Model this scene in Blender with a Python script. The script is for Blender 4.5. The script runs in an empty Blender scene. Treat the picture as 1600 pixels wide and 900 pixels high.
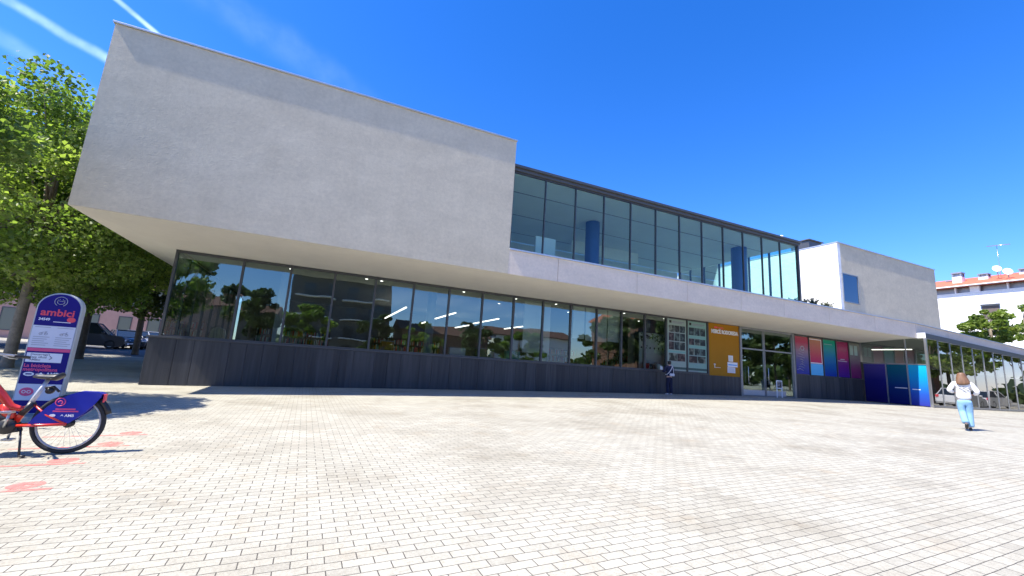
import bpy, math, random
from mathutils import Vector, Matrix, Euler
random.seed(7)
sc = bpy.context.scene
COL = sc.collection
CZ = 1.3                                    # camera height above the zero level
R_ = math.radians

# ------------------------------------------------------------------ materials
def nodes(m):
    m.use_nodes = True
    nt = m.node_tree
    nt.nodes.clear()
    return nt, nt.nodes, nt.links

def mk(name, col, rough=.6, metal=0., var=0., vscale=4., bump=0., bscale=40., spec=.5, stretch=(1, 1, 1), coat=0.):
    m = bpy.data.materials.new(name)
    nt, N, L = nodes(m)
    o = N.new('ShaderNodeOutputMaterial'); p = N.new('ShaderNodeBsdfPrincipled')
    L.new(p.outputs[0], o.inputs[0])
    p.inputs['Base Color'].default_value = (*col, 1)
    p.inputs['Roughness'].default_value = rough
    p.inputs['Metallic'].default_value = metal
    p.inputs['Specular IOR Level'].default_value = spec
    p.inputs['Coat Weight'].default_value = coat
    if var or bump:
        tc = N.new('ShaderNodeTexCoord'); mp = N.new('ShaderNodeMapping')
        L.new(tc.outputs['Object'], mp.inputs[0]); mp.inputs['Scale'].default_value = stretch
    if var:
        n = N.new('ShaderNodeTexNoise'); n.inputs['Scale'].default_value = vscale; n.inputs['Detail'].default_value = 8
        n.inputs['Roughness'].default_value = .65
        L.new(mp.outputs[0], n.inputs[0])
        mr = N.new('ShaderNodeMapRange'); mr.inputs[1].default_value = .25; mr.inputs[2].default_value = .75
        mr.inputs[3].default_value = 1 - var; mr.inputs[4].default_value = 1 + var
        L.new(n.outputs[0], mr.inputs[0])
        mx = N.new('ShaderNodeMix'); mx.data_type = 'RGBA'; mx.blend_type = 'MULTIPLY'
        mx.inputs[0].default_value = 1; mx.inputs[6].default_value = (*col, 1)
        L.new(mr.outputs[0], mx.inputs[7]); L.new(mx.outputs[2], p.inputs['Base Color'])
    if bump:
        n2 = N.new('ShaderNodeTexNoise'); n2.inputs['Scale'].default_value = bscale; n2.inputs['Detail'].default_value = 6
        L.new(mp.outputs[0], n2.inputs[0])
        b = N.new('ShaderNodeBump'); b.inputs['Strength'].default_value = bump; b.inputs['Distance'].default_value = .02
        L.new(n2.outputs[0], b.inputs['Height']); L.new(b.outputs[0], p.inputs['Normal'])
    return m

def emit(name, col, s):
    m = bpy.data.materials.new(name); nt, N, L = nodes(m)
    o = N.new('ShaderNodeOutputMaterial'); e = N.new('ShaderNodeEmission')
    e.inputs[0].default_value = (*col, 1); e.inputs[1].default_value = s
    L.new(e.outputs[0], o.inputs[0]); return m

def glass_mat(name, tint, base, grow, rcol=(1, 1, 1)):
    m = bpy.data.materials.new(name); nt, N, L = nodes(m)
    o = N.new('ShaderNodeOutputMaterial'); t = N.new('ShaderNodeBsdfTransparent'); g = N.new('ShaderNodeBsdfGlossy')
    mx = N.new('ShaderNodeMixShader'); f = N.new('ShaderNodeFresnel'); mr = N.new('ShaderNodeMapRange')
    t.inputs[0].default_value = (*tint, 1); g.inputs[0].default_value = (*rcol, 1); g.inputs['Roughness'].default_value = .0
    f.inputs[0].default_value = 1.5
    mr.inputs[1].default_value = 0; mr.inputs[2].default_value = 1; mr.inputs[3].default_value = base; mr.inputs[4].default_value = grow; mr.clamp = True
    L.new(f.outputs[0], mr.inputs[0]); L.new(mr.outputs[0], mx.inputs[0])
    # float glass is never quite flat: each pane leans a little and bows slowly
    ge = N.new('ShaderNodeNewGeometry'); oi = N.new('ShaderNodeObjectInfo'); wn = N.new('ShaderNodeTexWhiteNoise'); wn.noise_dimensions = '1D'
    L.new(oi.outputs['Random'], wn.inputs['W'])
    nz = N.new('ShaderNodeTexNoise'); nz.inputs['Scale'].default_value = .9; nz.inputs['Detail'].default_value = 1; L.new(ge.outputs['Position'], nz.inputs[0])
    def off(src, k):
        a = N.new('ShaderNodeVectorMath'); a.operation = 'SUBTRACT'; L.new(src, a.inputs[0]); a.inputs[1].default_value = (.5, .5, .5)
        b = N.new('ShaderNodeVectorMath'); b.operation = 'SCALE'; L.new(a.outputs[0], b.inputs[0]); b.inputs['Scale'].default_value = k; return b.outputs[0]
    a1 = N.new('ShaderNodeVectorMath'); L.new(ge.outputs['Normal'], a1.inputs[0]); L.new(off(wn.outputs['Color'], .014), a1.inputs[1])
    a2 = N.new('ShaderNodeVectorMath'); L.new(a1.outputs[0], a2.inputs[0]); L.new(off(nz.outputs['Color'], .009), a2.inputs[1])
    nn = N.new('ShaderNodeVectorMath'); nn.operation = 'NORMALIZE'; L.new(a2.outputs[0], nn.inputs[0]); L.new(nn.outputs[0], g.inputs['Normal'])
    L.new(t.outputs[0], mx.inputs[1]); L.new(g.outputs[0], mx.inputs[2]); L.new(mx.outputs[0], o.inputs[0])
    return m

def grad_mat(name, stops, z0, z1, rough=.25):
    """printed film whose ink runs from one colour to another (a printed design, part of the sheet; one sheet also carries shade)"""
    m = bpy.data.materials.new(name); nt, N, L = nodes(m)
    o = N.new('ShaderNodeOutputMaterial'); p = N.new('ShaderNodeBsdfPrincipled'); L.new(p.outputs[0], o.inputs[0])
    p.inputs['Roughness'].default_value = rough; p.inputs['Specular IOR Level'].default_value = .2
    g = N.new('ShaderNodeTexCoord'); s = N.new('ShaderNodeSeparateXYZ'); L.new(g.outputs['Object'], s.inputs[0])
    mr = N.new('ShaderNodeMapRange'); mr.inputs[1].default_value = z0; mr.inputs[2].default_value = z1
    L.new(s.outputs[2], mr.inputs[0])
    r = N.new('ShaderNodeValToRGB'); L.new(mr.outputs[0], r.inputs[0])
    els = r.color_ramp.elements
    els[0].position, els[0].color = stops[0][0], (*stops[0][1], 1)
    els[1].position, els[1].color = stops[-1][0], (*stops[-1][1], 1)
    for q, c in stops[1:-1]:
        e = els.new(q); e.color = (*c, 1)
    L.new(r.outputs[0], p.inputs['Base Color'])
    return m

def paver_mat():
    m = bpy.data.materials.new('pavers'); nt, N, L = nodes(m)
    o = N.new('ShaderNodeOutputMaterial'); p = N.new('ShaderNodeBsdfPrincipled'); L.new(p.outputs[0], o.inputs[0])
    tc = N.new('ShaderNodeTexCoord'); mp = N.new('ShaderNodeMapping')
    mp.inputs['Rotation'].default_value = (0, 0, R_(-1.5))
    L.new(tc.outputs['Object'], mp.inputs[0])
    # slightly wobbly joints
    nz = N.new('ShaderNodeTexNoise'); nz.inputs['Scale'].default_value = 9; L.new(mp.outputs[0], nz.inputs[0])
    va = N.new('ShaderNodeVectorMath'); va.operation = 'MULTIPLY_ADD'
    va.inputs[1].default_value = (.008, .008, 0); L.new(nz.outputs['Color'], va.inputs[0]); L.new(mp.outputs[0], va.inputs[2])
    b = N.new('ShaderNodeTexBrick'); L.new(va.outputs[0], b.inputs[0])
    b.offset = .5; b.squash = 1
    b.inputs['Scale'].default_value = 1; b.inputs['Brick Width'].default_value = .2; b.inputs['Row Height'].default_value = .1
    b.inputs['Mortar Size'].default_value = .0040; b.inputs['Mortar Smooth'].default_value = .25; b.inputs['Bias'].default_value = 0
    b.inputs['Color1'].default_value = (.0, .0, .0, 1); b.inputs['Color2'].default_value = (1, 1, 1, 1); b.inputs['Mortar'].default_value = (.5, .5, .5, 1)
    ramp = N.new('ShaderNodeValToRGB'); L.new(b.outputs['Color'], ramp.inputs[0])
    e = ramp.color_ramp.elements
    e[0].position = 0; e[0].color = (.375, .36, .298, 1); e[1].position = 1; e[1].color = (.475, .457, .378, 1)
    k = e.new(.35); k.color = (.43, .413, .34, 1); k = e.new(.6); k.color = (.405, .388, .32, 1)
    def mul(src, fac_node_out, c, scale_lo, lo, hi, detail=8, rough=.6):
        n = N.new('ShaderNodeTexNoise'); n.inputs['Scale'].default_value = scale_lo; n.inputs['Detail'].default_value = detail
        n.inputs['Roughness'].default_value = rough
        L.new(mp.outputs[0], n.inputs[0])
        mr = N.new('ShaderNodeMapRange'); mr.inputs[1].default_value = lo; mr.inputs[2].default_value = hi
        L.new(n.outputs[0], mr.inputs[0])
        x = N.new('ShaderNodeMix'); x.data_type = 'RGBA'; x.blend_type = 'MULTIPLY'
        L.new(mr.outputs[0], x.inputs[0]); L.new(src, x.inputs[6]); x.inputs[7].default_value = (*c, 1)
        return x.outputs[2]
    c = mul(ramp.outputs[0], None, (.70, .67, .63), .55, .46, .74)       # broad dirt
    c = mul(c, None, (.90, .82, .74), 1.7, .56, .80)                     # ruddy patches
    c = mul(c, None, (.52, .505, .47), 42, .45, .74, 12, .85)             # grain
    c = mul(c, None, (.55, .53, .50), 5, .56, .80, 10, .8)               # scuffs
    # chewing gum and oil spots
    vo = N.new('ShaderNodeTexVoronoi'); vo.inputs['Scale'].default_value = 1.3; vo.inputs['Randomness'].default_value = 1
    L.new(mp.outputs[0], vo.inputs[0])
    sp = N.new('ShaderNodeMapRange'); sp.inputs[1].default_value = .012; sp.inputs[2].default_value = .022; sp.inputs[3].default_value = .7; sp.inputs[4].default_value = 0
    L.new(vo.outputs['Distance'], sp.inputs[0])
    x2 = N.new('ShaderNodeMix'); x2.data_type = 'RGBA'; x2.blend_type = 'MIX'
    L.new(sp.outputs[0], x2.inputs[0]); L.new(c, x2.inputs[6]); x2.inputs[7].default_value = (.12, .11, .10, 1); c = x2.outputs[2]
    x = N.new('ShaderNodeMix'); x.data_type = 'RGBA'
    L.new(b.outputs['Fac'], x.inputs[0]); L.new(c, x.inputs[6]); x.inputs[7].default_value = (.075, .068, .058, 1)
    L.new(x.outputs[2], p.inputs['Base Color'])
    p.inputs['Roughness'].default_value = .75; p.inputs['Specular IOR Level'].default_value = .3
    mm = N.new('ShaderNodeMath'); mm.operation = 'MULTIPLY_ADD'; L.new(b.outputs['Fac'], mm.inputs[0]); mm.inputs[1].default_value = -1
    n3 = N.new('ShaderNodeTexNoise'); n3.inputs['Scale'].default_value = 60; L.new(mp.outputs[0], n3.inputs[0]); L.new(n3.outputs[0], mm.inputs[2])
    bp = N.new('ShaderNodeBump'); bp.inputs['Strength'].default_value = .35; bp.inputs['Distance'].default_value = .006
    L.new(mm.outputs[0], bp.inputs['Height']); L.new(bp.outputs[0], p.inputs['Normal'])
    return m

def stucco_mat(name, col, streak=.06):
    m = bpy.data.materials.new(name); nt, N, L = nodes(m)
    o = N.new('ShaderNodeOutputMaterial'); p = N.new('ShaderNodeBsdfPrincipled'); L.new(p.outputs[0], o.inputs[0])
    p.inputs['Roughness'].default_value = .92; p.inputs['Specular IOR Level'].default_value = .15
    tc = N.new('ShaderNodeTexCoord')
    def noise(scale, det, st):
        mp = N.new('ShaderNodeMapping'); mp.inputs['Scale'].default_value = st; L.new(tc.outputs['Object'], mp.inputs[0])
        n = N.new('ShaderNodeTexNoise'); n.inputs['Scale'].default_value = scale; n.inputs['Detail'].default_value = det
        n.inputs['Roughness'].default_value = .62
        L.new(mp.outputs[0], n.inputs[0]); return n.outputs[0]
    src = None
    for sc_, det, st, a in ((.7, 6, (1, 1, 1.6), .05), (3, 8, (1, 1, .3), streak * .6), (9, 12, (1, 1, 1), .075), (1.8, 6, (.5, 1, 1.6), .05)):
        f = noise(sc_, det, st); mr = N.new('ShaderNodeMapRange'); mr.inputs[1].default_value = .3; mr.inputs[2].default_value = .7
        mr.inputs[3].default_value = 1 - a; mr.inputs[4].default_value = 1 + a; L.new(f, mr.inputs[0])
        x = N.new('ShaderNodeMix'); x.data_type = 'RGBA'; x.blend_type = 'MULTIPLY'; x.inputs[0].default_value = 1
        if src is None: x.inputs[6].default_value = (*col, 1)
        else: L.new(src, x.inputs[6])
        L.new(mr.outputs[0], x.inputs[7]); src = x.outputs[2]
    L.new(src, p.inputs['Base Color'])
    nb = noise(21, 6, (1, 1, 1)); nl = noise(1.5, 4, (.8, 1, 1.2))
    ad = N.new('ShaderNodeMath'); ad.operation = 'MULTIPLY_ADD'; L.new(nl, ad.inputs[0]); ad.inputs[1].default_value = 1.5; L.new(nb, ad.inputs[2])
    bp = N.new('ShaderNodeBump'); bp.inputs['Strength'].default_value = .42; bp.inputs['Distance'].default_value = .012
    L.new(ad.outputs[0], bp.inputs['Height']); L.new(bp.outputs[0], p.inputs['Normal'])
    return m

def leaf_mat(name, lo, mid, hi, trans=.4):
    m = bpy.data.materials.new(name); nt, N, L = nodes(m)
    o = N.new('ShaderNodeOutputMaterial'); a = N.new('ShaderNodeAttribute'); a.attribute_name = 'tone'
    r = N.new('ShaderNodeValToRGB'); L.new(a.outputs['Fac'], r.inputs[0])
    e = r.color_ramp.elements; e[0].color = (*lo, 1); e[1].color = (*hi, 1); k = e.new(.5); k.color = (*mid, 1)
    p = N.new('ShaderNodeBsdfPrincipled'); p.inputs['Roughness'].default_value = .5; p.inputs['Specular IOR Level'].default_value = .4
    t = N.new('ShaderNodeBsdfTranslucent'); mx = N.new('ShaderNodeMixShader'); mx.inputs[0].default_value = trans
    br = N.new('ShaderNodeMix'); br.data_type = 'RGBA'; br.blend_type = 'MULTIPLY'; br.inputs[0].default_value = 1
    br.inputs[7].default_value = (1.3, 1.55, .6, 1)
    L.new(r.outputs[0], br.inputs[6]); L.new(br.outputs[2], t.inputs[0])
    L.new(r.outputs[0], p.inputs['Base Color']); L.new(p.outputs[0], mx.inputs[1]); L.new(t.outputs[0], mx.inputs[2]); L.new(mx.outputs[0], o.inputs[0])
    return m

M = dict(
    paver=paver_mat(),
    asphalt=mk('asphalt', (.075, .076, .08), .9, var=.25, vscale=3, bump=.3, bscale=90),
    kerb=mk('kerb_stone', (.36, .35, .33), .85, var=.15, vscale=6, bump=.2),
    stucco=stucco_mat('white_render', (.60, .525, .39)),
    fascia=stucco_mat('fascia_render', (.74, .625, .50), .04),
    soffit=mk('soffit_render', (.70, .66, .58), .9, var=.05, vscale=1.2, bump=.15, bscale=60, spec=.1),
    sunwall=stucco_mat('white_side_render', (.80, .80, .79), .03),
    coping=mk('coping_metal', (.55, .56, .57), .38, metal=.6, var=.1, vscale=5),
    stone=None,
    frame=mk('window_frame_metal', (.085, .088, .092), .42, metal=.5, var=.15, vscale=8),
    frame2=mk('light_frame_metal', (.30, .31, .32), .4, metal=.6, var=.1),
    darkmetal=mk('roof_edge_metal', (.10, .105, .11), .5, metal=.4, var=.1),
    glass_l=glass_mat('lower_glass', (.60, .66, .63), .15, 1.8, (.72, .90, .82)),
    glass_u=glass_mat('upper_glass', (.77, .96, .90), .025, .8, (.85, .95, 1)),
    glass_e=glass_mat('end_glass', (.62, .93, .84), .05, 1.0),
    glass_b=glass_mat('box_glass', (.40, .42, .40), .25, 1.2, (.80, .80, .78)),
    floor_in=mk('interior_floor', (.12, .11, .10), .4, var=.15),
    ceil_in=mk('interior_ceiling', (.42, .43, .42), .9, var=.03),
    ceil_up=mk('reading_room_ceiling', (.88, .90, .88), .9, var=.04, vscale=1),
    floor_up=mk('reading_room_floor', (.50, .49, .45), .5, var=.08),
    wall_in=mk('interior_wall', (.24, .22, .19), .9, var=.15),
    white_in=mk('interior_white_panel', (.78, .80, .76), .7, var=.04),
    column=mk('blue_column_paint', (.03, .065, .22), .35, var=.08),
    wood=mk('shelf_wood', (.16, .10, .055), .6, var=.2, vscale=9),
    green_in=mk('green_panel_paint', (.22, .26, .07), .7, var=.1),
    bark=mk('plane_tree_bark', (.20, .17, .13), .95, var=.4, vscale=5, bump=.6, bscale=14),
    barkd=mk('dark_bark', (.10, .08, .06), .95, var=.4, vscale=5, bump=.6, bscale=14),
    leaf=leaf_mat('plane_leaves', (.06, .105, .024), (.15, .21, .05), (.33, .39, .12), .52),
    leafd=leaf_mat('dark_leaves', (.03, .052, .014), (.06, .09, .022), (.11, .14, .035), .3),
    leafy=leaf_mat('yellow_green_leaves', (.10, .15, .025), (.17, .23, .04), (.27, .32, .07), .4),
    leafg=leaf_mat('rosemary_leaves', (.06, .08, .035), (.11, .125, .07), (.20, .20, .13), .2),
    tile=mk('roof_tile', (.50, .13, .07), .85, var=.25, vscale=2.5, bump=.5, bscale=6, stretch=(1, 6, 1)),
    pink=mk('pink_render', (.52, .30, .235), .9, var=.08, vscale=2),
    white_b=stucco_mat('neighbour_render', (.80, .79, .76), .03),
    brick=mk('red_brick', (.16, .075, .05), .9, var=.2, vscale=8),
    black=mk('black_rubber', (.018, .018, .02), .6, var=.15),
    tyre=mk('tyre_rubber', (.03, .03, .032), .85, var=.1, bump=.2),
    plastic=mk('black_plastic', (.025, .025, .028), .4),
    steel=mk('brushed_steel', (.52, .53, .55), .3, metal=.9, var=.06),
    silver=mk('silver_paint', (.50, .51, .53), .35, metal=.35, var=.05),
    red=mk('red_frame_paint', (.62, .035, .02), .3, coat=.5, var=.06),
    blue=mk('blue_plastic', (.012, .022, .34), .32, coat=.25, var=.08),
    signblue=mk('sign_blue_print', (.010, .006, .17), .4, var=.05, spec=.25),
    signwhite=mk('sign_white_print', (.66, .67, .73), .4, var=.03),
    signgrey=mk('sign_grey_casing', (.48, .49, .46), .45, var=.08),
    ink_red=mk('red_print', (.78, .07, .10), .45),
    ink_pink=mk('pink_print', (.75, .08, .22), .45),
    ink_white=mk('white_print', (.82, .82, .84), .45),
    ink_grey=mk('grey_print', (.22, .22, .27), .5),
    ink_lgrey=mk('pale_grey_print', (.40, .41, .45), .5),
    ochre=mk('ochre_film', (.36, .16, .004), .5, spec=.2, var=.06, vscale=1.5),
    teal=mk('teal_print', (.16, .36, .32), .35, var=.1),
    skyblue=mk('sky_blue_print', (.12, .38, .78), .3),
    paintred=None,
    skin=mk('skin', (.50, .30, .22), .55, var=.06),
    hair=mk('brown_hair', (.15, .078, .04), .5, var=.5, vscale=20, stretch=(1, 1, .12)),
    hairk=mk('black_hair', (.012, .010, .010), .5, var=.3),
    sweat=mk('white_sweatshirt', (.82, .82, .83), .9, var=.05, vscale=6, bump=.7, bscale=9),
    jeans=mk('light_blue_denim', (.20, .37, .56), .9, var=.16, vscale=7, bump=.4, bscale=14),
    navy=mk('navy_cloth', (.016, .020, .055), .9, var=.2, bump=.3, bscale=12),
    navyd=mk('dark_navy_trousers', (.010, .012, .038), .9, var=.2, bump=.3, bscale=12),
    strap=mk('pale_canvas', (.55, .56, .62), .8, var=.08),
    paper=mk('white_paper', (.78, .78, .76), .7, var=.02),
    shoe=mk('dark_shoe', (.02, .02, .022), .5),
    shoew=mk('white_shoe', (.7, .7, .7), .6),
    carglass=mk('car_glass', (.02, .028, .035), .05, spec=.8),
    lampwhite=emit('lamp_glow', (1, .97, .9), 3.0),
    striplamp=emit('strip_lamp_glow', (1, .95, .84), 2.2),
)

def stone_mat():
    m = bpy.data.materials.new('plinth_stone'); nt, N, L = nodes(m)
    o = N.new('ShaderNodeOutputMaterial'); p = N.new('ShaderNodeBsdfPrincipled'); L.new(p.outputs[0], o.inputs[0])
    p.inputs['Roughness'].default_value = .48; p.inputs['Specular IOR Level'].default_value = .45
    tc = N.new('ShaderNodeTexCoord'); sx = N.new('ShaderNodeSeparateXYZ'); L.new(tc.outputs['Object'], sx.inputs[0])
    dv = N.new('ShaderNodeMath'); dv.operation = 'DIVIDE'; L.new(sx.outputs[0], dv.inputs[0]); dv.inputs[1].default_value = .5
    fl = N.new('ShaderNodeMath'); fl.operation = 'FLOOR'; L.new(dv.outputs[0], fl.inputs[0])
    wn = N.new('ShaderNodeTexWhiteNoise'); wn.noise_dimensions = '1D'; L.new(fl.outputs[0], wn.inputs['W'])
    r = N.new('ShaderNodeValToRGB'); L.new(wn.outputs[0], r.inputs[0])
    r.color_ramp.elements[0].color = (.028, .029, .032, 1); r.color_ramp.elements[1].color = (.055, .055, .057, 1)
    mp = N.new('ShaderNodeMapping'); mp.inputs['Scale'].default_value = (9, 9, .5); L.new(tc.outputs['Object'], mp.inputs[0])
    n = N.new('ShaderNodeTexNoise'); n.inputs['Scale'].default_value = 1.2; n.inputs['Detail'].default_value = 9; L.new(mp.outputs[0], n.inputs[0])
    mr = N.new('ShaderNodeMapRange'); mr.inputs[1].default_value = .3; mr.inputs[2].default_value = .7; mr.inputs[3].default_value = .7; mr.inputs[4].default_value = 1.35
    L.new(n.outputs[0], mr.inputs[0])
    x = N.new('ShaderNodeMix'); x.data_type = 'RGBA'; x.blend_type = 'MULTIPLY'; x.inputs[0].default_value = 1
    L.new(r.outputs[0], x.inputs[6]); L.new(mr.outputs[0], x.inputs[7]); L.new(x.outputs[2], p.inputs['Base Color'])
    return m
M['stone'] = stone_mat()

def worn_paint():
    m = bpy.data.materials.new('worn_red_ground_paint'); nt, N, L = nodes(m)
    o = N.new('ShaderNodeOutputMaterial'); p = N.new('ShaderNodeBsdfPrincipled'); t = N.new('ShaderNodeBsdfTransparent'); mx = N.new('ShaderNodeMixShader')
    p.inputs['Base Color'].default_value = (.80, .20, .17, 1); p.inputs['Roughness'].default_value = .8
    tc = N.new('ShaderNodeTexCoord'); n = N.new('ShaderNodeTexNoise'); n.inputs['Scale'].default_value = 9; n.inputs['Detail'].default_value = 9
    n.inputs['Roughness'].default_value = .7
    L.new(tc.outputs['Object'], n.inputs[0])
    mr = N.new('ShaderNodeMapRange'); mr.inputs[1].default_value = .38; mr.inputs[2].default_value = .62; mr.inputs[3].default_value = .12; mr.inputs[4].default_value = .85
    L.new(n.outputs[0], mr.inputs[0]); L.new(mr.outputs[0], mx.inputs[0]); L.new(t.outputs[0], mx.inputs[1]); L.new(p.outputs[0], mx.inputs[2]); L.new(mx.outputs[0], o.inputs[0])
    return m
M['paintred'] = worn_paint()

# ------------------------------------------------------------------ mesh helpers
class MB:
    def __init__(s): s.v = []; s.f = []; s.m = []; s.sm = []
    def add(s, vs, fs, mi=0, smooth=False):
        n = len(s.v); s.v += [tuple(q) for q in vs]
        for f in fs: s.f.append([n + i for i in f]); s.m.append(mi); s.sm.append(smooth)
        return s
    def box(s, x0, x1, y0, y1, z0, z1, mi=0):
        vs = [(x, y, z) for z in (z0, z1) for y in (y0, y1) for x in (x0, x1)]
        return s.add(vs, [(0, 2, 3, 1), (4, 5, 7, 6), (0, 1, 5, 4), (2, 6, 7, 3), (0, 4, 6, 2), (1, 3, 7, 5)], mi)
    def quad(s, a, b, c, d, mi=0): return s.add([a, b, c, d], [(0, 1, 2, 3)], mi)
    def prism(s, pts, axis, a, b, mi=0, smooth=False):
        """polygon pts (2D) extruded along axis from a to b; 'y': pts=(x,z); 'x': pts=(y,z); 'z': pts=(x,y)"""
        n = len(pts)
        def P(p, t):
            return {'y': (p[0], t, p[1]), 'x': (t, p[0], p[1]), 'z': (p[0], p[1], t)}[axis]
        vs = [P(p, a) for p in pts] + [P(p, b) for p in pts]
        s.add(vs, [tuple(range(n))[::-1], tuple(range(n, 2 * n))], mi)
        k = len(s.v) - 2 * n
        for i in range(n):
            j = (i + 1) % n
            s.f.append([k + i, k + j, k + n + j, k + n + i]); s.m.append(mi); s.sm.append(smooth)
        return s
    def tube(s, pts, rad, n=10, mi=0, cap=True, closed=False, smooth=True):
        pts = [Vector(p) for p in pts]; k = len(pts)
        rads = rad if isinstance(rad, (list, tuple)) else [rad] * k
        vs = []
        t0 = (pts[1] - pts[0]).normalized()
        u = t0.orthogonal().normalized()
        for i, p in enumerate(pts):
            if closed: t = (pts[(i + 1) % k] - pts[i - 1])
            elif i == 0: t = pts[1] - pts[0]
            elif i == k - 1: t = pts[-1] - pts[-2]
            else: t = pts[i + 1] - pts[i - 1]
            t.normalize()
            u = (u - t * u.dot(t))
            if u.length < 1e-6: u = t.orthogonal()
            u.normalize(); w = t.cross(u)
            for j in range(n):
                a = 2 * math.pi * j / n
                vs.append(p + (u * math.cos(a) + w * math.sin(a)) * rads[i])
        fs = []
        for i in range(k if closed else k - 1):
            i2 = (i + 1) % k
            for j in range(n):
                j2 = (j + 1) % n
                fs.append((i * n + j, i * n + j2, i2 * n + j2, i2 * n + j))
        s.add(vs, fs, mi, smooth)
        if cap and not closed:
            b = len(s.v) - k * n
            s.f.append([b + j for j in range(n)][::-1]); s.m.append(mi); s.sm.append(False)
            s.f.append([b + (k - 1) * n + j for j in range(n)]); s.m.append(mi); s.sm.append(False)
        return s
    def lathe(s, prof, c, axis='z', n=20, mi=0, smooth=True):
        """prof: (radius, height) list about axis through c"""
        vs = []; k = len(prof)
        for r, h in prof:
            for j in range(n):
                a = 2 * math.pi * j / n; p, q = r * math.cos(a), r * math.sin(a)
                vs.append({'z': (c[0] + p, c[1] + q, c[2] + h), 'y': (c[0] + p, c[1] + h, c[2] + q), 'x': (c[0] + h, c[1] + p, c[2] + q)}[axis])
        fs = [(i * n + j, i * n + (j + 1) % n, (i + 1) * n + (j + 1) % n, (i + 1) * n + j) for i in range(k - 1) for j in range(n)]
        return s.add(vs, fs, mi, smooth)
    def sphere(s, c, r, n=12, mi=0):
        rx, ry, rz = r if isinstance(r, tuple) else (r, r, r)
        m = n // 2; vs = []
        for i in range(m + 1):
            t = math.pi * i / m
            for j in range(n):
                a = 2 * math.pi * j / n
                vs.append((c[0] + rx * math.sin(t) * math.cos(a), c[1] + ry * math.sin(t) * math.sin(a), c[2] + rz * math.cos(t)))
        fs = [(i * n + j, (i + 1) * n + j, (i + 1) * n + (j + 1) % n, i * n + (j + 1) % n) for i in range(m) for j in range(n)]
        return s.add(vs, fs, mi, True)

def obj(name, mb, mats, parent=None, bevel=0., seg=2):
    me = bpy.data.meshes.new(name)
    me.from_pydata(mb.v, [], mb.f)
    if not isinstance(mats, (list, tuple)): mats = [mats]
    for m in mats: me.materials.append(m)
    me.polygons.foreach_set('material_index', mb.m)
    me.polygons.foreach_set('use_smooth', mb.sm)
    me.validate(); me.update()
    o = bpy.data.objects.new(name, me); COL.objects.link(o)
    if parent: o.parent = parent
    if bevel:
        b = o.modifiers.new('bevel', 'BEVEL'); b.width = bevel; b.segments = seg; b.limit_method = 'ANGLE'; b.angle_limit = R_(35)
    return o

def tag(o, label=None, cat=None, group=None, kind=None):
    if label: o['label'] = label
    if cat: o['category'] = cat
    if group: o['group'] = group
    if kind: o['kind'] = kind
    return o

def empty(name, loc=(0, 0, 0), rz=0., label=None, cat=None, group=None):
    o = bpy.data.objects.new(name, None); COL.objects.link(o)
    o.location = loc; o.rotation_euler = (0, 0, rz); o.empty_display_size = .2
    return tag(o, label, cat, group)

def copy_tree(o, parent=None):
    c = o.copy(); COL.objects.link(c)
    if parent: c.parent = parent
    for ch in list(o.children): copy_tree(ch, c)
    return c

def text(name, s, size, mat, parent, loc, rot=(R_(90), 0, 0), bold=0., shear=0., depth=.002, align='LEFT', sx=1.):
    cu = bpy.data.curves.new(name, 'FONT'); cu.body = s; cu.size = size; cu.offset = bold; cu.shear = shear; cu.extrude = depth
    cu.align_x = align; cu.resolution_u = 3
    t = bpy.data.objects.new(name, cu); COL.objects.link(t)
    bpy.context.view_layer.update()
    me = bpy.data.meshes.new_from_object(t.evaluated_get(bpy.context.evaluated_depsgraph_get()))
    bpy.data.objects.remove(t); bpy.data.curves.remove(cu)
    me.materials.clear(); me.materials.append(mat); me.name = name
    o = bpy.data.objects.new(name, me); COL.objects.link(o); o.parent = parent
    o.location = loc; o.rotation_euler = rot; o.scale = (sx, 1, 1)
    return o

# ------------------------------------------------------------------ ground levels
def interp(x, xs, ys):
    if x <= xs[0]: return ys[0]
    for i in range(len(xs) - 1):
        if x <= xs[i + 1]:
            t = (x - xs[i]) / (xs[i + 1] - xs[i]); t = t
            return ys[i] + (ys[i + 1] - ys[i]) * t
    return ys[-1]
def sstep(a, b, x):
    t = max(0, min(1, (x - a) / (b - a))); return t * t * (3 - 2 * t)
def gz(x, y):
    z = interp(x, (-12, -4.5, 2.5, 11, 17, 22, 28, 34, 50, 80), (-1.40, -1.36, -1.20, -1.05, -.96, -.90, -.885, -.90, -1.0, -1.05))
    z += .006 * (max(-10, min(17.3, y)) - 17.3)
    if y > 18:
        e = .03 * min(22, y - 18) + .012 * max(0, min(40, y - 40))
        z += e * (1 - sstep(-8, -4.9, x))
    return z + CZ

# ------------------------------------------------------------------ setting
def sheet(name, xs, ys, dz, mat):
    mb = MB(); nx = len(xs)
    for y in ys:
        for x in xs: mb.v.append((x, y, gz(x, y) + dz))
    for j in range(len(ys) - 1):
        for i in range(nx - 1):
            mb.f.append([j * nx + i, j * nx + i + 1, (j + 1) * nx + i + 1, (j + 1) * nx + i]); mb.m.append(0); mb.sm.append(True)
    return obj(name, mb, mat)
def lin(a, b, n): return [a + (b - a) * i / n for i in range(n + 1)]
gx = [-900, -300, -120, -60, -40, -30, -24] + lin(-20, 60, 80) + [65, 70, 75, 80, 100, 150, 300, 900]
gy = [-900, -300, -120, -60, -40, -30] + lin(-20, 60, 80) + [70, 80, 100, 150, 300, 900]
tag(sheet('plaza_ground', gx, gy, 0, M['paver']), kind='structure')
tag(sheet('road', [-120, -80, -60, -40, -30] + lin(-24, -7, 17), lin(32.5, 46.5, 14), .004, M['asphalt']), kind='structure')

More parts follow.
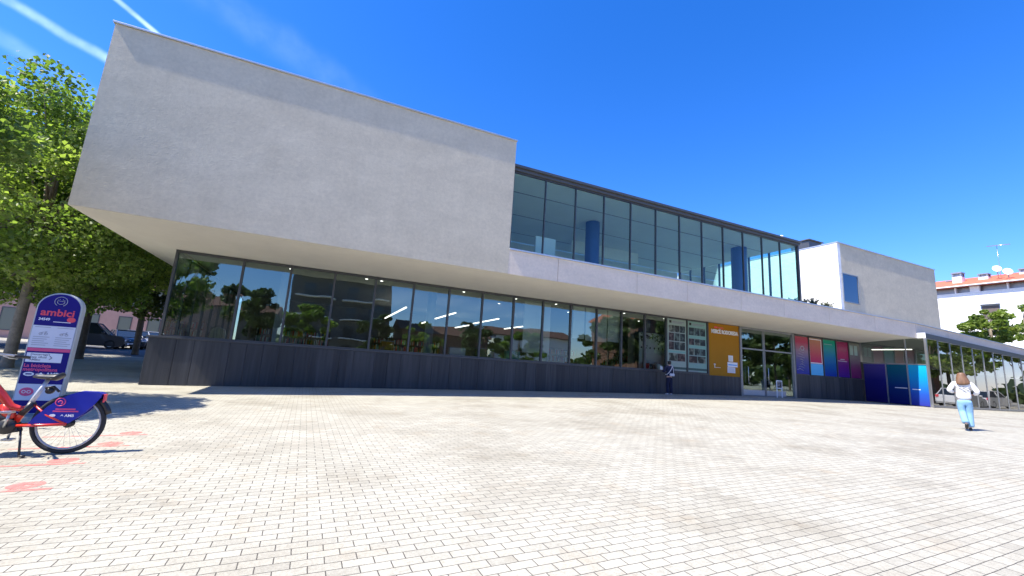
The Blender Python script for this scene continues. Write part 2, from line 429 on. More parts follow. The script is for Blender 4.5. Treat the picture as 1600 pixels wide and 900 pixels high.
# ------------------------------------------------------------------ world, sun, camera
SUNV = Vector((-.69, -.055, 1.0)).normalized()          # towards the sun
w = bpy.data.worlds.new('World'); sc.world = w
nt, N, L = nodes(w)
wo = N.new('ShaderNodeOutputWorld'); bg = N.new('ShaderNodeBackground'); L.new(bg.outputs[0], wo.inputs[0])
sky = N.new('ShaderNodeTexSky'); sky.sky_type = 'NISHITA'; sky.sun_disc = False
sky.sun_elevation = math.asin(SUNV.z); sky.sun_rotation = math.atan2(SUNV.x, SUNV.y) % (2 * math.pi)
sky.air_density = 1.0; sky.dust_density = .25; sky.ozone_density = 3.2; sky.altitude = 100
hs = N.new('ShaderNodeHueSaturation'); hs.inputs['Saturation'].default_value = 1.35; hs.inputs['Value'].default_value = 1.0
L.new(sky.outputs[0], hs.inputs['Color'])
tcw = N.new('ShaderNodeTexCoord')
mxs = N.new('ShaderNodeMix'); mxs.data_type = 'RGBA'; mxs.blend_type = 'MULTIPLY'; mxs.inputs[0].default_value = 1
L.new(hs.outputs[0], mxs.inputs[6]); mxs.inputs[7].default_value = (.95, .92, 1.30, 1)
cur = mxs.outputs[2]
def contrail(cur, n, m, cosA, width, strength, col):
    def dot(v):
        d = N.new('ShaderNodeVectorMath'); d.operation = 'DOT_PRODUCT'; L.new(tcw.outputs['Generated'], d.inputs[0]); d.inputs[1].default_value = v
        return d.outputs['Value']
    nz = N.new('ShaderNodeTexNoise'); nz.inputs['Scale'].default_value = 14; nz.inputs['Detail'].default_value = 5
    L.new(tcw.outputs['Generated'], nz.inputs[0])
    off = N.new('ShaderNodeMath'); off.operation = 'MULTIPLY_ADD'; L.new(nz.outputs[0], off.inputs[0]); off.inputs[1].default_value = width * .9
    L.new(dot(n), off.inputs[2])
    sb = N.new('ShaderNodeMath'); sb.operation = 'SUBTRACT'; L.new(off.outputs[0], sb.inputs[0]); sb.inputs[1].default_value = width * .45
    ab = N.new('ShaderNodeMath'); ab.operation = 'ABSOLUTE'; L.new(sb.outputs[0], ab.inputs[0])
    mr = N.new('ShaderNodeMapRange'); mr.interpolation_type = 'SMOOTHERSTEP'
    mr.inputs[1].default_value = 0; mr.inputs[2].default_value = width; mr.inputs[3].default_value = strength; mr.inputs[4].default_value = 0
    L.new(ab.outputs[0], mr.inputs[0])
    en = N.new('ShaderNodeMapRange'); en.inputs[1].default_value = cosA - .03; en.inputs[2].default_value = cosA; L.new(dot(m), en.inputs[0])
    mu = N.new('ShaderNodeMath'); mu.operation = 'MULTIPLY'; L.new(mr.outputs[0], mu.inputs[0]); L.new(en.outputs[0], mu.inputs[1])
    n2 = N.new('ShaderNodeTexNoise'); n2.inputs['Scale'].default_value = 30; n2.inputs['Detail'].default_value = 4; L.new(tcw.outputs['Generated'], n2.inputs[0])
    m2 = N.new('ShaderNodeMapRange'); m2.inputs[1].default_value = .3; m2.inputs[2].default_value = .65; m2.inputs[3].default_value = .45; L.new(n2.outputs[0], m2.inputs[0])
    mu2 = N.new('ShaderNodeMath'); mu2.operation = 'MULTIPLY'; L.new(mu.outputs[0], mu2.inputs[0]); L.new(m2.outputs[0], mu2.inputs[1])
    x = N.new('ShaderNodeMix'); x.data_type = 'RGBA'; x.blend_type = 'ADD'; L.new(mu2.outputs[0], x.inputs[0]); L.new(cur, x.inputs[6]); x.inputs[7].default_value = (*col, 1)
    return x.outputs[2]
cc = (3.2, 3.6, 3.4)
cur = contrail(cur, (-.3614, .3052, -.881), (-.4144, .7939, .445), .9985, .0115, .6, cc)
cur = contrail(cur, (-.5159, .296, -.8039), (-.3348, .7941, .5072), .9996, .0062, 1.0, cc)
cur = contrail(cur, (-.4095, .2163, -.8863), (-.4434, .8019, .4006), .9994, .018, .2, cc)
cur = contrail(cur, (-.3412, .4873, -.8038), (-.1696, .8092, .5625), .9972, .05, .09, cc)
L.new(cur, bg.inputs[0]); bg.inputs[1].default_value = .122

sl = bpy.data.lights.new('sun', 'SUN'); sl.energy = 5.0; sl.angle = R_(.53); sl.color = (1, .935, .83)
so = bpy.data.objects.new('sun', sl); COL.objects.link(so); so.rotation_euler = SUNV.to_track_quat('Z', 'Y').to_euler()

cam = bpy.data.cameras.new('camera'); co = bpy.data.objects.new('camera', cam); COL.objects.link(co); sc.camera = co
cam.sensor_width = 36; cam.lens = 36 * 661.78 / 1600; cam.clip_end = 5000; cam.clip_start = .05
right = Vector((0.90942869, -0.4109444, 0.06375074)); up = Vector((-0.13068291, -0.13687497, 0.98193035)); fwd = Vector((0.3947929, 0.90132677, 0.17818143))
mt = Matrix((right, up, -fwd)).transposed().to_4x4(); mt.translation = (0, 0, CZ); co.matrix_world = mt
sc.view_settings.view_transform = 'Standard'; sc.view_settings.look = 'None'; sc.view_settings.exposure = 1.05; sc.view_settings.gamma = 1
sc.view_settings.use_curve_mapping = False
sc.render.engine = 'CYCLES'
sc.cycles.max_bounces = 10; sc.cycles.transparent_max_bounces = 16; sc.cycles.glossy_bounces = 5; sc.cycles.diffuse_bounces = 5
sc.cycles.sample_clamp_indirect = 6

# ------------------------------------------------------------------ the library
YW, YF = 17.27, 14.1                                      # lower glazing plane, outer face plane
ZS, ZT, ZB = 1.50, 4.36, 4.60                             # sill, window head, lower edge of the outer face
ZL, ZR = 5.52, 9.90                                       # top of the long fascia, top of the big wall
XL, XR, XE = -6.32, 5.97, 34.4
lib = empty('library_building', (0, 0, 0), 0, 'modern two storey library with a big blank cantilevered white wall over dark glazing', 'building')

mb = MB().prism([(XL, ZB), (XR, ZB), (XR, ZR), (XL, ZR)], 'y', YF, YF + .35)
mb.box(XL, XL + .35, YF + .352, 31, ZB, ZR); mb.box(XR - .35, XR, YF + .352, 31, ZL, ZR)
mb.box(XL + .352, XR - .352, 30.6, 31, ZB, ZR)
mb.box(XL + .352, XR - .352, YF + .352, 30.598, ZR - .4, ZR - .2)
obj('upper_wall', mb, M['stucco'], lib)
mb = MB()
mb.box(XL - .045, XR + .03, YF - .055, YF + .40, ZR + .003, ZR + .055)
mb.box(XL - .045, XL + .40, YF + .402, 31.04, ZR + .003, ZR + .055)
obj('wall_coping', mb, M['coping'], lib, bevel=.006)
# soffit: folds down towards the glass, west facet too
XC = -4.75
zt = ZT + .03
mb = MB()
mb.quad((XL, YF, ZB - .002), (XC, YW, zt), (XE, YW, zt), (XE, YF, ZB - .002))
mb.quad((XL, YF, ZB - .002), (XL, 31, ZB - .002), (XC, 31, zt), (XC, YW, zt))
obj('soffit', mb, M['soffit'], lib)
# long fascia in cast lengths with open joints, dark backing behind the joints
def ztop(x): return ZL if x <= XE else ZL - .030 * (x - XE)
def zbot(x): return ZB if x <= XE else ZB - .030 * (x - XE)
mb = MB(); js = [XR + .003, 8.1, 12.0, 14.9, 18.4, 21.6, 25.4, 29.8, 34.4, 38.5, 43, 47.5, 52, 57, 62, 67, 72]
for a, b in zip(js[:-1], js[1:]):
    b2 = b - .018
    vs = []
    for y in (YF + .004, YF + .30):
        vs += [(a, y, zbot(a)), (b2, y, zbot(b2)), (b2, y, ztop(b2)), (a, y, ztop(a))]
    mb.add(vs, [(0, 1, 2, 3), (7, 6, 5, 4), (0, 4, 5, 1), (1, 5, 6, 2), (2, 6, 7, 3), (3, 7, 4, 0)])
obj('fascia', mb, M['fascia'], lib)
mb = MB()
for a, b in ((XR + .003, XE), (XE, 72)):
    mb.add([(a, y, z + dz) for z, dz in ((ztop(a), .003), (ztop(a), .06)) for y in (YF - .055, YF + .36)] +
           [(b, y, z + dz) for z, dz in ((ztop(b), .003), (ztop(b), .06)) for y in (YF - .055, YF + .36)],
           [(0, 2, 3, 1), (4, 5, 7, 6), (0, 4, 6, 2), (1, 3, 7, 5), (2, 6, 7, 3), (0, 1, 5, 4)])
obj('fascia_coping', mb, M['coping'], lib)
mb = MB()
mb.box(XR + .01, XE, YF + .302, YF + .9, ZB + .02, ZL - .12)
mb.add([(XE, YF + .302, zbot(XE) + .02), (72, YF + .302, zbot(72) + .02), (72, 30, zbot(72) + .02), (XE, 30, zbot(XE) + .02),
        (XE, YF + .302, ztop(XE) - .1), (72, YF + .302, ztop(72) - .1), (72, 30, ztop(72) - .1), (XE, 30, ztop(XE) - .1)],
       [(0, 1, 2, 3), (7, 6, 5, 4), (0, 4, 5, 1), (1, 5, 6, 2), (2, 6, 7, 3), (3, 7, 4, 0)])
mb.box(XR + .01, XE, YF + .902, 30, ZL - .3, ZL - .12)
obj('terrace_slab', mb, M['darkmetal'], lib)

# plinth of upright dark stone slabs
mb = MB()
def slabs(x0, x1, zt_):
    x = x0
    rr = random.Random(int(x0 * 10))
    while x < x1 - .05:
        wdt = rr.choice((.5, 1.0, .5, .75)); e = min(x1, x + wdt)
        mb.box(x + .006, e - .006, YW - .06 + rr.uniform(-.004, .004), YW + .12, gz(x, YW) - .25, zt_)
        x = e
slabs(XC - .28, 22.25, ZS - .06); slabs(27.15, XE, ZS + .33)
mb.box(XC - .22, 22.25, YW - .03, YW + .10, 0 - .3, ZS - .065)
mb.box(27.15, XE, YW - .03, YW + .10, 0, ZS + .325)
yy = YW + .125
mb.box(XC - .28, XC - .08, yy, 31, -.3, ZS - .06)
obj('plinth', mb, M['stone'], lib)
mb = MB(); mb.box(XC - .33, 19.66, YW - .10, YW + .16, ZS - .058, ZS); mb.box(XC - .33, XC - .02, YW + .162, 31, ZS - .058, ZS)
obj('window_sill', mb, M['frame'], lib, bevel=.006)

def window(x0, x1, y, z0, z1, fm, gm, fw=.07, fd=.12, rail_b=.05, rail_t=.09, parent=None, out=.05):
    """one bay: left mullion, rails; its pane is a sub-part"""
    mb = MB()
    mb.box(x0 - fw / 2, x0 + fw / 2, y - out, y + fd, z0, z1)
    mb.box(x0 + fw / 2 + .001, x1 - fw / 2 - .001, y - .02, y + .06, z0, z0 + rail_b)
    mb.box(x0 + fw / 2 + .001, x1 - fw / 2 - .001, y - .02, y + .06, z1 - rail_t, z1)
    o = obj('window', mb, fm, parent)
    p = MB().quad((x0 + fw / 2, y + .02, z0 + rail_b), (x1 - fw / 2, y + .02, z0 + rail_b), (x1 - fw / 2, y + .02, z1 - rail_t), (x0 + fw / 2, y + .02, z1 - rail_t))
    obj('pane', p, gm, o)
    return o
lowx = [XC] + [-2.81 + 1.503 * k for k in range(13)] + [16.68, 18.15, 19.66]
for a, b in zip(lowx[:-1], lowx[1:]):
    window(a, b, YW, ZS, ZT + .02, M['frame'], M['glass_l'], parent=lib)
mb = MB(); mb.box(19.64, 19.73, YW - .05, YW + .12, ZS - .057, ZT + .02)          # west return glazing
o = obj('window_post', mb, M['frame'], lib)
ys = [YW + .13 + 1.5 * k for k in range(10)]
for a, b in zip(ys[:-1], ys[1:]):
    mb = MB(); mb.box(XC - .04, XC + .04, b - .07, b, ZS, ZT); mb.box(XC - .03, XC + .03, a + .001, b - .071, ZS, ZS + .05); mb.box(XC - .03, XC + .03, a + .001, b - .071, ZT - .09, ZT)
    o = obj('window', mb, M['frame'], lib)
    obj('pane', MB().quad((XC, a, ZS + .05), (XC, b - .07, ZS + .05), (XC, b - .07, ZT - .09), (XC, a, ZT - .09)), M['glass_l'], o)
# ochre film panel bay, entrance, and the coloured bays
mb = MB(); mb.box(22.22, 22.36, YW - .07, YW + .14, gz(22.3, YW) - .1, ZT + .02); mb.box(26.98, 27.14, YW - .07, YW + .14, gz(27, YW) - .1, ZT + .02)
mb.box(22.361, 26.979, YW - .05, YW + .1, ZT - .10, ZT + .02)
obj('entrance_frame', mb, M['frame2'], lib)
zd = gz(24.5, YW)
for k, (a, b) in enumerate(((22.37, 24.32), (24.36, 26.97))):
    mb = MB(); f = .06
    mb.box(a, a + f, YW - .03, YW + .05, zd + .01, ZT - .105); mb.box(b - f, b, YW - .03, YW + .05, zd + .01, ZT - .105)
    mb.box(a + f + .001, b - f - .001, YW - .03, YW + .05, 3.08, 3.16); mb.box(a + f + .001, b - f - .001, YW - .02, YW + .04, zd + .01, zd + .05)
    d = obj('door', mb, M['frame2'], lib)
    obj('pane', MB().quad((a + f, YW + .01, zd + .05), (b - f, YW + .01, zd + .05), (b - f, YW + .01, ZT - .11), (a + f, YW + .01, ZT - .11)), M['glass_l'], d)
    obj('kick_plate', MB().box(a + f + .02, b - f - (.02 if k == 0 else .75), YW - .035, YW + .0, zd + .06, zd + .36), M['silver'], d)
    hx = a + .45 if k == 0 else a + .2
    obj('handle', MB().tube([(hx, YW - .04, zd + .7), (hx, YW - .09, zd + .75), (hx, YW - .09, zd + 1.65), (hx, YW - .04, zd + 1.7)], .018, 8), M['steel'], d)
bx = [27.22, 28.66, 30.10, 31.55, 32.98, 34.36]
for a, b in zip(bx[:-1], bx[1:]):
    window(a, b, YW, ZS + .335, ZT + .02, M['frame'], M['glass_l'], parent=lib)

# upper glazed reading room
YU = YF + .26; ZU0, ZU1 = ZL + .06, 8.80
upx = [6.07 + 1.437 * k for k in range(13)]
for k, (a, b) in enumerate(zip(upx[:-1], upx[1:])):
    window(a, b, YU, ZU0, ZU1, M['frame'], M['glass_u'], fw=.042, fd=.07, rail_b=.05, rail_t=.06, parent=lib, out=.02)
xe = upx[-1] + .05
mb = MB(); mb.box(xe - .05, xe + .05, YU - .05, YU + .1, ZU0, ZU1); obj('window_post', mb, M['frame'], lib)
ey = [YU + .1, 16.05, 17.35, 18.3, 19.5, 20.7, 21.9, 22.85]
for a, b in zip(ey[:-1], ey[1:]):
    mb = MB(); mb.box(xe - .04, xe + .04, b - .10, b, ZU0, ZU1); mb.box(xe - .03, xe + .03, a + .001, b - .101, ZU0, ZU0 + .05); mb.box(xe - .03, xe + .03, a + .001, b - .101, ZU1 - .05, ZU1)
    o = obj('window', mb, M['frame'], lib)
    obj('pane', MB().quad((xe, a, ZU0 + .05), (xe, b - .1, ZU0 + .05), (xe, b - .1, ZU1 - .05), (xe, a, ZU1 - .05)), M['glass_e'], o)
mb = MB(); mb.box(XR + .002, xe + .14, YU - .20, 23.2, 8.92, 9.02); mb.box(XR + .002, xe + .10, YU - .10, 23.1, ZU1 + .002, 8.918)
obj('roof', mb, M['darkmetal'], lib, bevel=.008)
mb = MB(); mb.box(XR + .01, xe - .06, YU + .12, 23, ZU1 - .07, ZU1 - .01)
obj('ceiling', mb, M['ceil_up'], lib)
mb = MB()
for y in (16.0, 18.6, 21.3): mb.box(6.4, 22.9, y, y + .05, ZU1 - .085, ZU1 - .071)
obj('ceiling_track', mb, M['frame2'], lib)
obj('floor', MB().box(XR + .01, xe - .06, YU + .12, 23, ZL - .11, ZL + .02), M['floor_up'], lib)
mb = MB(); mb.box(XR + .01, xe - .06, 23.0, 23.2, ZL, ZU1 - .08); obj('interior_wall', mb, M['white_in'], lib)
for x, y, r in ((21.2, 16.3, .42), (11.9, 17.4, .36)):
    obj('column', MB().lathe([(r, ZL + .02), (r, ZU1 - .09)], (x, y, 0), n=24), M['column'], lib)
obj('partition', MB().box(8.1, 9.1, 16.2, 16.3, ZL + .03, 7.0), M['white_in'], lib)
obj('partition', MB().box(12.6, 17.5, 20.5, 20.6, 8.0, 8.7), M['white_in'], lib)
# side block with the sunlit white flank
bX0, bX1, bY = 27.75, 39.25, 14.72
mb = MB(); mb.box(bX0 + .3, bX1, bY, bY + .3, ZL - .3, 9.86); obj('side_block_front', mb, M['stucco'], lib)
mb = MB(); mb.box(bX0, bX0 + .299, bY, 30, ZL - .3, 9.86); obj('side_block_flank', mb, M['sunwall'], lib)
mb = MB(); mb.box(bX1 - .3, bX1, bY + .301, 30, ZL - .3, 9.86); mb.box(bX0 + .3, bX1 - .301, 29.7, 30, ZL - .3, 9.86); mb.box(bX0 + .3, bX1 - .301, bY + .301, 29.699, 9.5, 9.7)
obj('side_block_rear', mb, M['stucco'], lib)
mb = MB(); mb.box(bX0 - .03, bX1 + .03, bY - .055, bY + .33, 9.863, 9.92); mb.box(bX0 - .03, bX0 + .33, bY + .332, 30, 9.863, 9.92)
obj('block_coping', mb, M['coping'], lib)
mb = MB(); wx0, wx1, wz0, wz1 = 28.0, 29.62, 6.25, 8.02; e = .05
mb.box(wx0, wx0 + e, bY - .05, bY - .002, wz0, wz1); mb.box(wx1 - e, wx1, bY - .05, bY - .002, wz0, wz1)
mb.box(wx0 + e, wx1 - e, bY - .05, bY - .002, wz0, wz0 + e); mb.box(wx0 + e, wx1 - e, bY - .05, bY - .002, wz1 - e, wz1)
o = obj('window', mb, M['frame2'], lib)
mg = glass_mat('block_window_glass', (.02, .03, .05), .12, 1.0, (.7, .8, .9))
obj('pane', MB().quad((wx0 + e, bY - .02, wz0 + e), (wx1 - e, bY - .02, wz0 + e), (wx1 - e, bY - .02, wz1 - e), (wx0 + e, bY - .02, wz1 - e)), mg, o)
# lower interior
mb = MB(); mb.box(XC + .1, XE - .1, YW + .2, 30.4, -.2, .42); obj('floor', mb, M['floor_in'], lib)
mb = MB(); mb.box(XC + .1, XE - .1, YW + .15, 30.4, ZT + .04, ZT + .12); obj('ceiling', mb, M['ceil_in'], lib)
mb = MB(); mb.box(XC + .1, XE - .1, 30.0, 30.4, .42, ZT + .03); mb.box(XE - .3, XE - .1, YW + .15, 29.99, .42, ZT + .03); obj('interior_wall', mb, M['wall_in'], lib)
for x in (-1.6, 4.5, 10.6, 16.2, 21.0):
    obj('column', MB().lathe([(.2, .42), (.2, ZT + .03)], (x, YW + 2.2, 0), n=18), M['ceil_in'], lib)
for x in (-1.4, 1.4, 2.0, 5.6, 8.2, 10.4, 12.4, 14.6, 17.4):
    for y in ((YW + .9,) if x < 6 else (YW + .9, YW + 3.0)):
        obj('downlight', MB().lathe([(.001, -.012), (.05, -.012), (.06, 0)], (x, y, ZT + .038), n=12), M['lampwhite'], lib)
for x, y0, y1 in ((3.4, 20, 27), (5.8, 20, 24), (5.9, 25.5, 28), (8.3, 20.5, 24.5), (8.5, 26, 29), (11, 22, 26)):
    obj('strip_lamp', MB().box(x, x + .07, y0, y1, 3.6, 3.65), M['striplamp'], lib)
obj('partition', MB().box(8.5, 9.9, YW + .5, YW + .56, 1.9, ZT - .1), M['white_in'], lib)
obj('roller_blind', MB().box(11.0, 11.65, YW + .22, YW + .24, 2.75, ZT - .05), M['white_in'], lib)
obj('roller_blind', MB().box(11.75, 13.0, YW + .24, YW + .26, 2.7, ZT - .05), M['white_in'], lib)
obj('roller_blind', MB().box(13.05, 13.75, YW + .22, YW + .24, 2.75, ZT - .05), M['white_in'], lib)
# glazed corner box on the right
XB, YB = 34.45, 13.72
zg = gz(XB, YB)
bm = [XB + 1.515 * k for k in range(22)]
for a, b in zip(bm[:-1], bm[1:]):
    dz = -.042 * (a - XB)
    window(a, b, YB, gz(a, YB) + .02, ZB + dz * .7, M['frame2'], M['glass_b'], fw=.045, fd=.06, rail_b=.12, rail_t=.04, parent=lib, out=.012)
mb = MB()
for a, b in ((XB - .03, bm[-1]),):
    z0, z1 = ZB + .004, ZB + .31; d = -.03 * (b - a)
    mb.add([(a, YB - .04, z0), (b, YB - .04, z0 + d), (b, YB + .40, z0 + d), (a, YB + .40, z0), (a, YB - .04, z1), (b, YB - .04, z1 + d), (b, YB + .40, z1 + d), (a, YB + .40, z1)],
           [(0, 3, 2, 1), (4, 5, 6, 7), (0, 1, 5, 4), (1, 2, 6, 5), (2, 3, 7, 6), (3, 0, 4, 7)])
obj('box_cornice', mb, M['frame'], lib, bevel=.01)
mb = MB(); mb.box(XB - .06, XB - .031, YB - .05, YF + .3, ZB + .0, ZB + .33); obj('corner_cap', mb, M['paper'], lib)
# west side of the box: post, upper glass, three printed panels
mb = MB(); mb.box(XB - .09, XB + .03, YB - .06, YB + .06, zg - .05, ZB - .002); mb.box(XB - .06, XB, YB + .061, YW - .08, 2.93, 2.99)
mb.box(XB - .05, XB + .0, 14.72, 14.79, zg - .05, 2.929); mb.box(XB - .05, XB, 14.72, 14.79, 2.991, ZB - .02)
mb.box(XB - .05, XB + .0, 15.86, 15.93, zg - .05, 2.929)
obj('box_frame', mb, M['steel'], lib)
obj('side_pane', MB().quad((XB - .02, YB + .06, 2.99), (XB - .02, YW - .06, 2.99), (XB - .02, YW - .06, ZT), (XB - .02, YB + .06, ZB)), M['glass_l'], lib)
g1 = grad_mat('cyan_to_blue_film', [(0, (.03, .035, .28)), (.3, (.02, .08, .42)), (.75, (.005, .28, .58)), (1, (.01, .36, .56))], 0, 2.5)
g2 = grad_mat('violet_to_navy_film', [(0, (.008, .006, .09)), (.6, (.012, .012, .16)), (1, (.06, .05, .25))], 0, 2.5)
g3 = grad_mat('shaded_cyan_film', [(0, (.004, .006, .10)), (.45, (.003, .025, .14)), (1, (.004, .10, .15))], 0, 2.5)  # darker copy of the cyan film, the overhang's shade put into its colours
for (a, b, mt_) in ((YB + .07, 14.715, g1), (14.80, 15.855, g3), (15.94, YW - .10, g2)):
    mb = MB(); mb.box(-.03, -.005, a, b, .05, 2.925 - zg)
    o = obj('printed_panel', mb, mt_, lib); o.location = (XB, 0, zg)
mb = MB(); mb.box(XB - .034, XB - .031, 14.2, 14.6, zg + 1.0, zg + 1.05); mb.box(XB - .034, XB - .031, 14.85, 15.5, zg + 1.05, zg + 1.09)
obj('panel_lettering', mb, M['ink_white'], lib)
mb = MB(); mb.box(28.5, 30.2, 15.4, 15.5, 4.40, 4.43); mb.box(31.5, 33.2, 15.4, 15.5, 4.40, 4.43)
obj('interior_wall', MB().box(XB + .3, 66, YB + 5, YB + 5.2, 0, 3.2), M['wall_in'], lib)
for x in (31.0, 33.0): pass
obj('strip_lamp', MB().box(XB + .35, XB + .42, 14.6, 16.8, 3.9, 3.95), M['striplamp'], lib)

# things on the roof
t = empty('roof_beacon', (23.05, 15.0, 9.02), 0, 'small white cylindrical beacon standing on the end of the glass roof', 'beacon')
obj('post', MB().tube([(0, 0, 0), (0, 0, .15)], .03, 8), M['frame'], t)
obj('cover', MB().lathe([(.001, .15), (.09, .15), (.10, .2), (.10, .42), (.07, .48), (.001, .5)], (0, 0, 0), n=14), M['ink_white'], t)
t = empty('roof_hatch', (29.6, 17.6, 9.7), 0, 'dark box shaped rooftop unit just behind the white flank wall', 'roof unit')
obj('housing', MB().box(-.7, .7, -.6, .6, 0, 1.1), M['frame'], t, bevel=.02); obj('cap', MB().box(-.8, .8, -.7, .7, 1.103, 1.16), M['darkmetal'], t)
t = empty('roof_antenna', (45.5, 18.2, 9.7), 0, 'thin metal aerial rising beyond the right end of the grey block', 'aerial')
mb = MB().tube([(0, 0, -4.5), (0, 0, 2.0)], .03, 6); obj('mast', mb, M['steel'], t)
mb = MB().tube([(-.7, 0, 1.8), (.7, 0, 1.9)], .015, 6)
for q in range(7): mb.tube([(-.6 + .2 * q, -.3, 1.8 + .014 * q), (-.6 + .2 * q, .3, 1.8 + .014 * q)], .01, 5)
obj('elements', mb, M['steel'], t)

# ------------------------------------------------------------------ plants
def leaf_cloud(pts, size, seed, up=.35, droop=.0):
    """pts: (x,y,z,tone) leaf centres"""
    rr = random.Random(seed); v = []; f = []; tone = []
    for x, y, z, tn in pts:
        s = size * rr.uniform(.65, 1.35)
        n = Vector((rr.gauss(0, 1), rr.gauss(0, 1), rr.gauss(0, 1) + up * 3)).normalized()
        t = n.orthogonal().normalized(); t.rotate(Matrix.Rotation(rr.uniform(0, 6.283), 3, n)); b = n.cross(t)
        c = Vector((x, y, z)); k = len(v); bend = n * (s * rr.uniform(-.25, .05))
        v += [c - t * s * .5, c - t * s * .15 + b * s * .45 + bend, c + t * s * .15 + b * s * .30 + bend * .5, c + t * s * .6 + bend, c + t * s * .15 - b * s * .30 + bend * .5, c - t * s * .15 - b * s * .45 + bend]
        f += [(k, k + 1, k + 2, k + 3), (k, k + 3, k + 4, k + 5)]
        q = max(0, min(1, tn + rr.uniform(-.22, .22))); tone += [q] * 6
    return v, f, tone
def leaf_obj(name, v, f, tone, mat, parent):
    me = bpy.data.meshes.new(name); me.from_pydata([tuple(q) for q in v], [], f); me.materials.append(mat)
    a = me.attributes.new('tone', 'FLOAT', 'POINT'); a.data.foreach_set('value', tone); me.update()
    o = bpy.data.objects.new(name, me); COL.objects.link(o); o.parent = parent; return o

def tree(name, loc, h, cz, rad, n, seed, mat, bark, label, cat='tree', group=None, trunk_r=.16, leaf=.26, clusters=34, lean=(0, 0), crown_off=(0, 0)):
    rr = random.Random(seed)
    t = empty(name, loc, 0, label, cat, group)
    rx, ry, rz = rad
    top = Vector((lean[0], lean[1], cz - rz * .35))
    cx, cy = lean[0] + crown_off[0], lean[1] + crown_off[1]
    tr = MB()
    mid = Vector((lean[0] * .4 + rr.uniform(-.08, .08), lean[1] * .4 + rr.uniform(-.08, .08), top.z * .5))
    tr.tube([(0, 0, -.15), (0, 0, .12), mid, top, (cx, cy, cz + rz * .5)], [trunk_r * 1.5, trunk_r * 1.08, trunk_r * .95, trunk_r * .75, trunk_r * .2], 10)
    cl = []
    for i in range(clusters):
        for _ in range(40):
            d = Vector((rr.gauss(0, 1), rr.gauss(0, 1), rr.gauss(0, 1))).normalized(); r = rr.uniform(.40, 1.0) ** .6 * rr.uniform(.92, 1.14)
            p = Vector((cx + d.x * rx * r, cy + d.y * ry * r, cz + d.z * rz * r))
            if all((p - q[0]).length > .26 * min(rx, rz) for q in cl): break
        cl.append((p, rr.uniform(.15, .34) * min(rx, ry, rz), rr.uniform(.2, .85)))
    for p, s, _ in cl[::2]:
        st = Vector((lean[0] * .9, lean[1] * .9, top.z * rr.uniform(.75, 1.15))); md = st.lerp(p, .5) + Vector((0, 0, rr.uniform(-.2, .3)))
        tr.tube([st, md, p], [trunk_r * .34, trunk_r * .2, trunk_r * .06], 6)
    obj('trunk', tr, bark, t)
    pts = []
    tot = sum(s ** 2 for _, s, _ in cl)
    for p, s, tn in cl:
        for _ in range(int(n * s ** 2 / tot)):
            d = Vector((rr.gauss(0, 1), rr.gauss(0, 1), rr.gauss(0, 1))).normalized() * (s * rr.uniform(.15, 1.0) ** .5)
            d.z *= .75
            pts.append((p.x + d.x * 1.25, p.y + d.y * 1.25, p.z + d.z, tn))
    v, f, tone = leaf_cloud(pts, leaf, seed)
    leaf_obj('crown', v, f, tone, mat, t)
    return t
G = 'plane trees shading the pavement left of the library'
def at(x, y): return (x, y, gz(x, y))
tree('plane_tree', at(-9.0, 11.6), 8, 5.3, (2.5, 2.4, 2.3), 34000, 11, M['leaf'], M['bark'], 'nearest plane tree at the left edge, its shadow falling behind the blue bike', group=G, trunk_r=.14, leaf=.105, clusters=60)
tree('plane_tree', at(-10.3, 21.9), 10, 6.7, (4.0, 4.2, 3.9), 50000, 12, M['leaf'], M['bark'], 'tall sunlit plane tree whose pale trunk shows just left of the totem', group=G, trunk_r=.17, leaf=.135, clusters=95)
tree('plane_tree', at(-10.9, 28.4), 11, 7.0, (4.3, 3.8, 4.3), 44000, 13, M['leaf'], M['barkd'], 'plane tree whose trunk rises directly behind the right edge of the totem', group=G, trunk_r=.19, leaf=.155, clusters=85)
tree('plane_tree', at(-10.6, 34.6), 10, 6.4, (4.2, 3.6, 3.6), 34000, 14, M['leafd'], M['barkd'], 'dark plane tree between the totem and the library corner, before the silver car', group=G, trunk_r=.17, leaf=.19, clusters=70)
tree('plane_tree', at(-18.5, 26.5), 12, 8.6, (4.6, 4.4, 4.6), 32000, 15, M['leaf'], M['bark'], 'tall plane tree at the far left rising above the dark blue van', group=G, trunk_r=.2, leaf=.19, clusters=70)
tree('plane_tree', at(-19.5, 37.5), 12, 7.4, (5.2, 4.4, 4.6), 26000, 16, M['leafd'], M['barkd'], 'deep green plane tree in the second row behind the parked cars at the left', group=G, trunk_r=.2, leaf=.22, clusters=60)
# the planting behind the canopy at the right
tree('broadleaf_tree', at(59.6, 18.7), 9, 7.3, (2.6, 1.7, 1.9), 9000, 21, M['leafy'], M['bark'], 'bright yellow green tree showing above the grey canopy at the right edge', trunk_r=.16, leaf=.22, clusters=30)
tree('sparse_tree', at(66.0, 18.2), 11, 8.7, (2.2, 1.8, 2.3), 1300, 22, M['leafy'], M['bark'], 'thinly leaved tree before the white facade at the right edge', trunk_r=.14, leaf=.30, clusters=24)
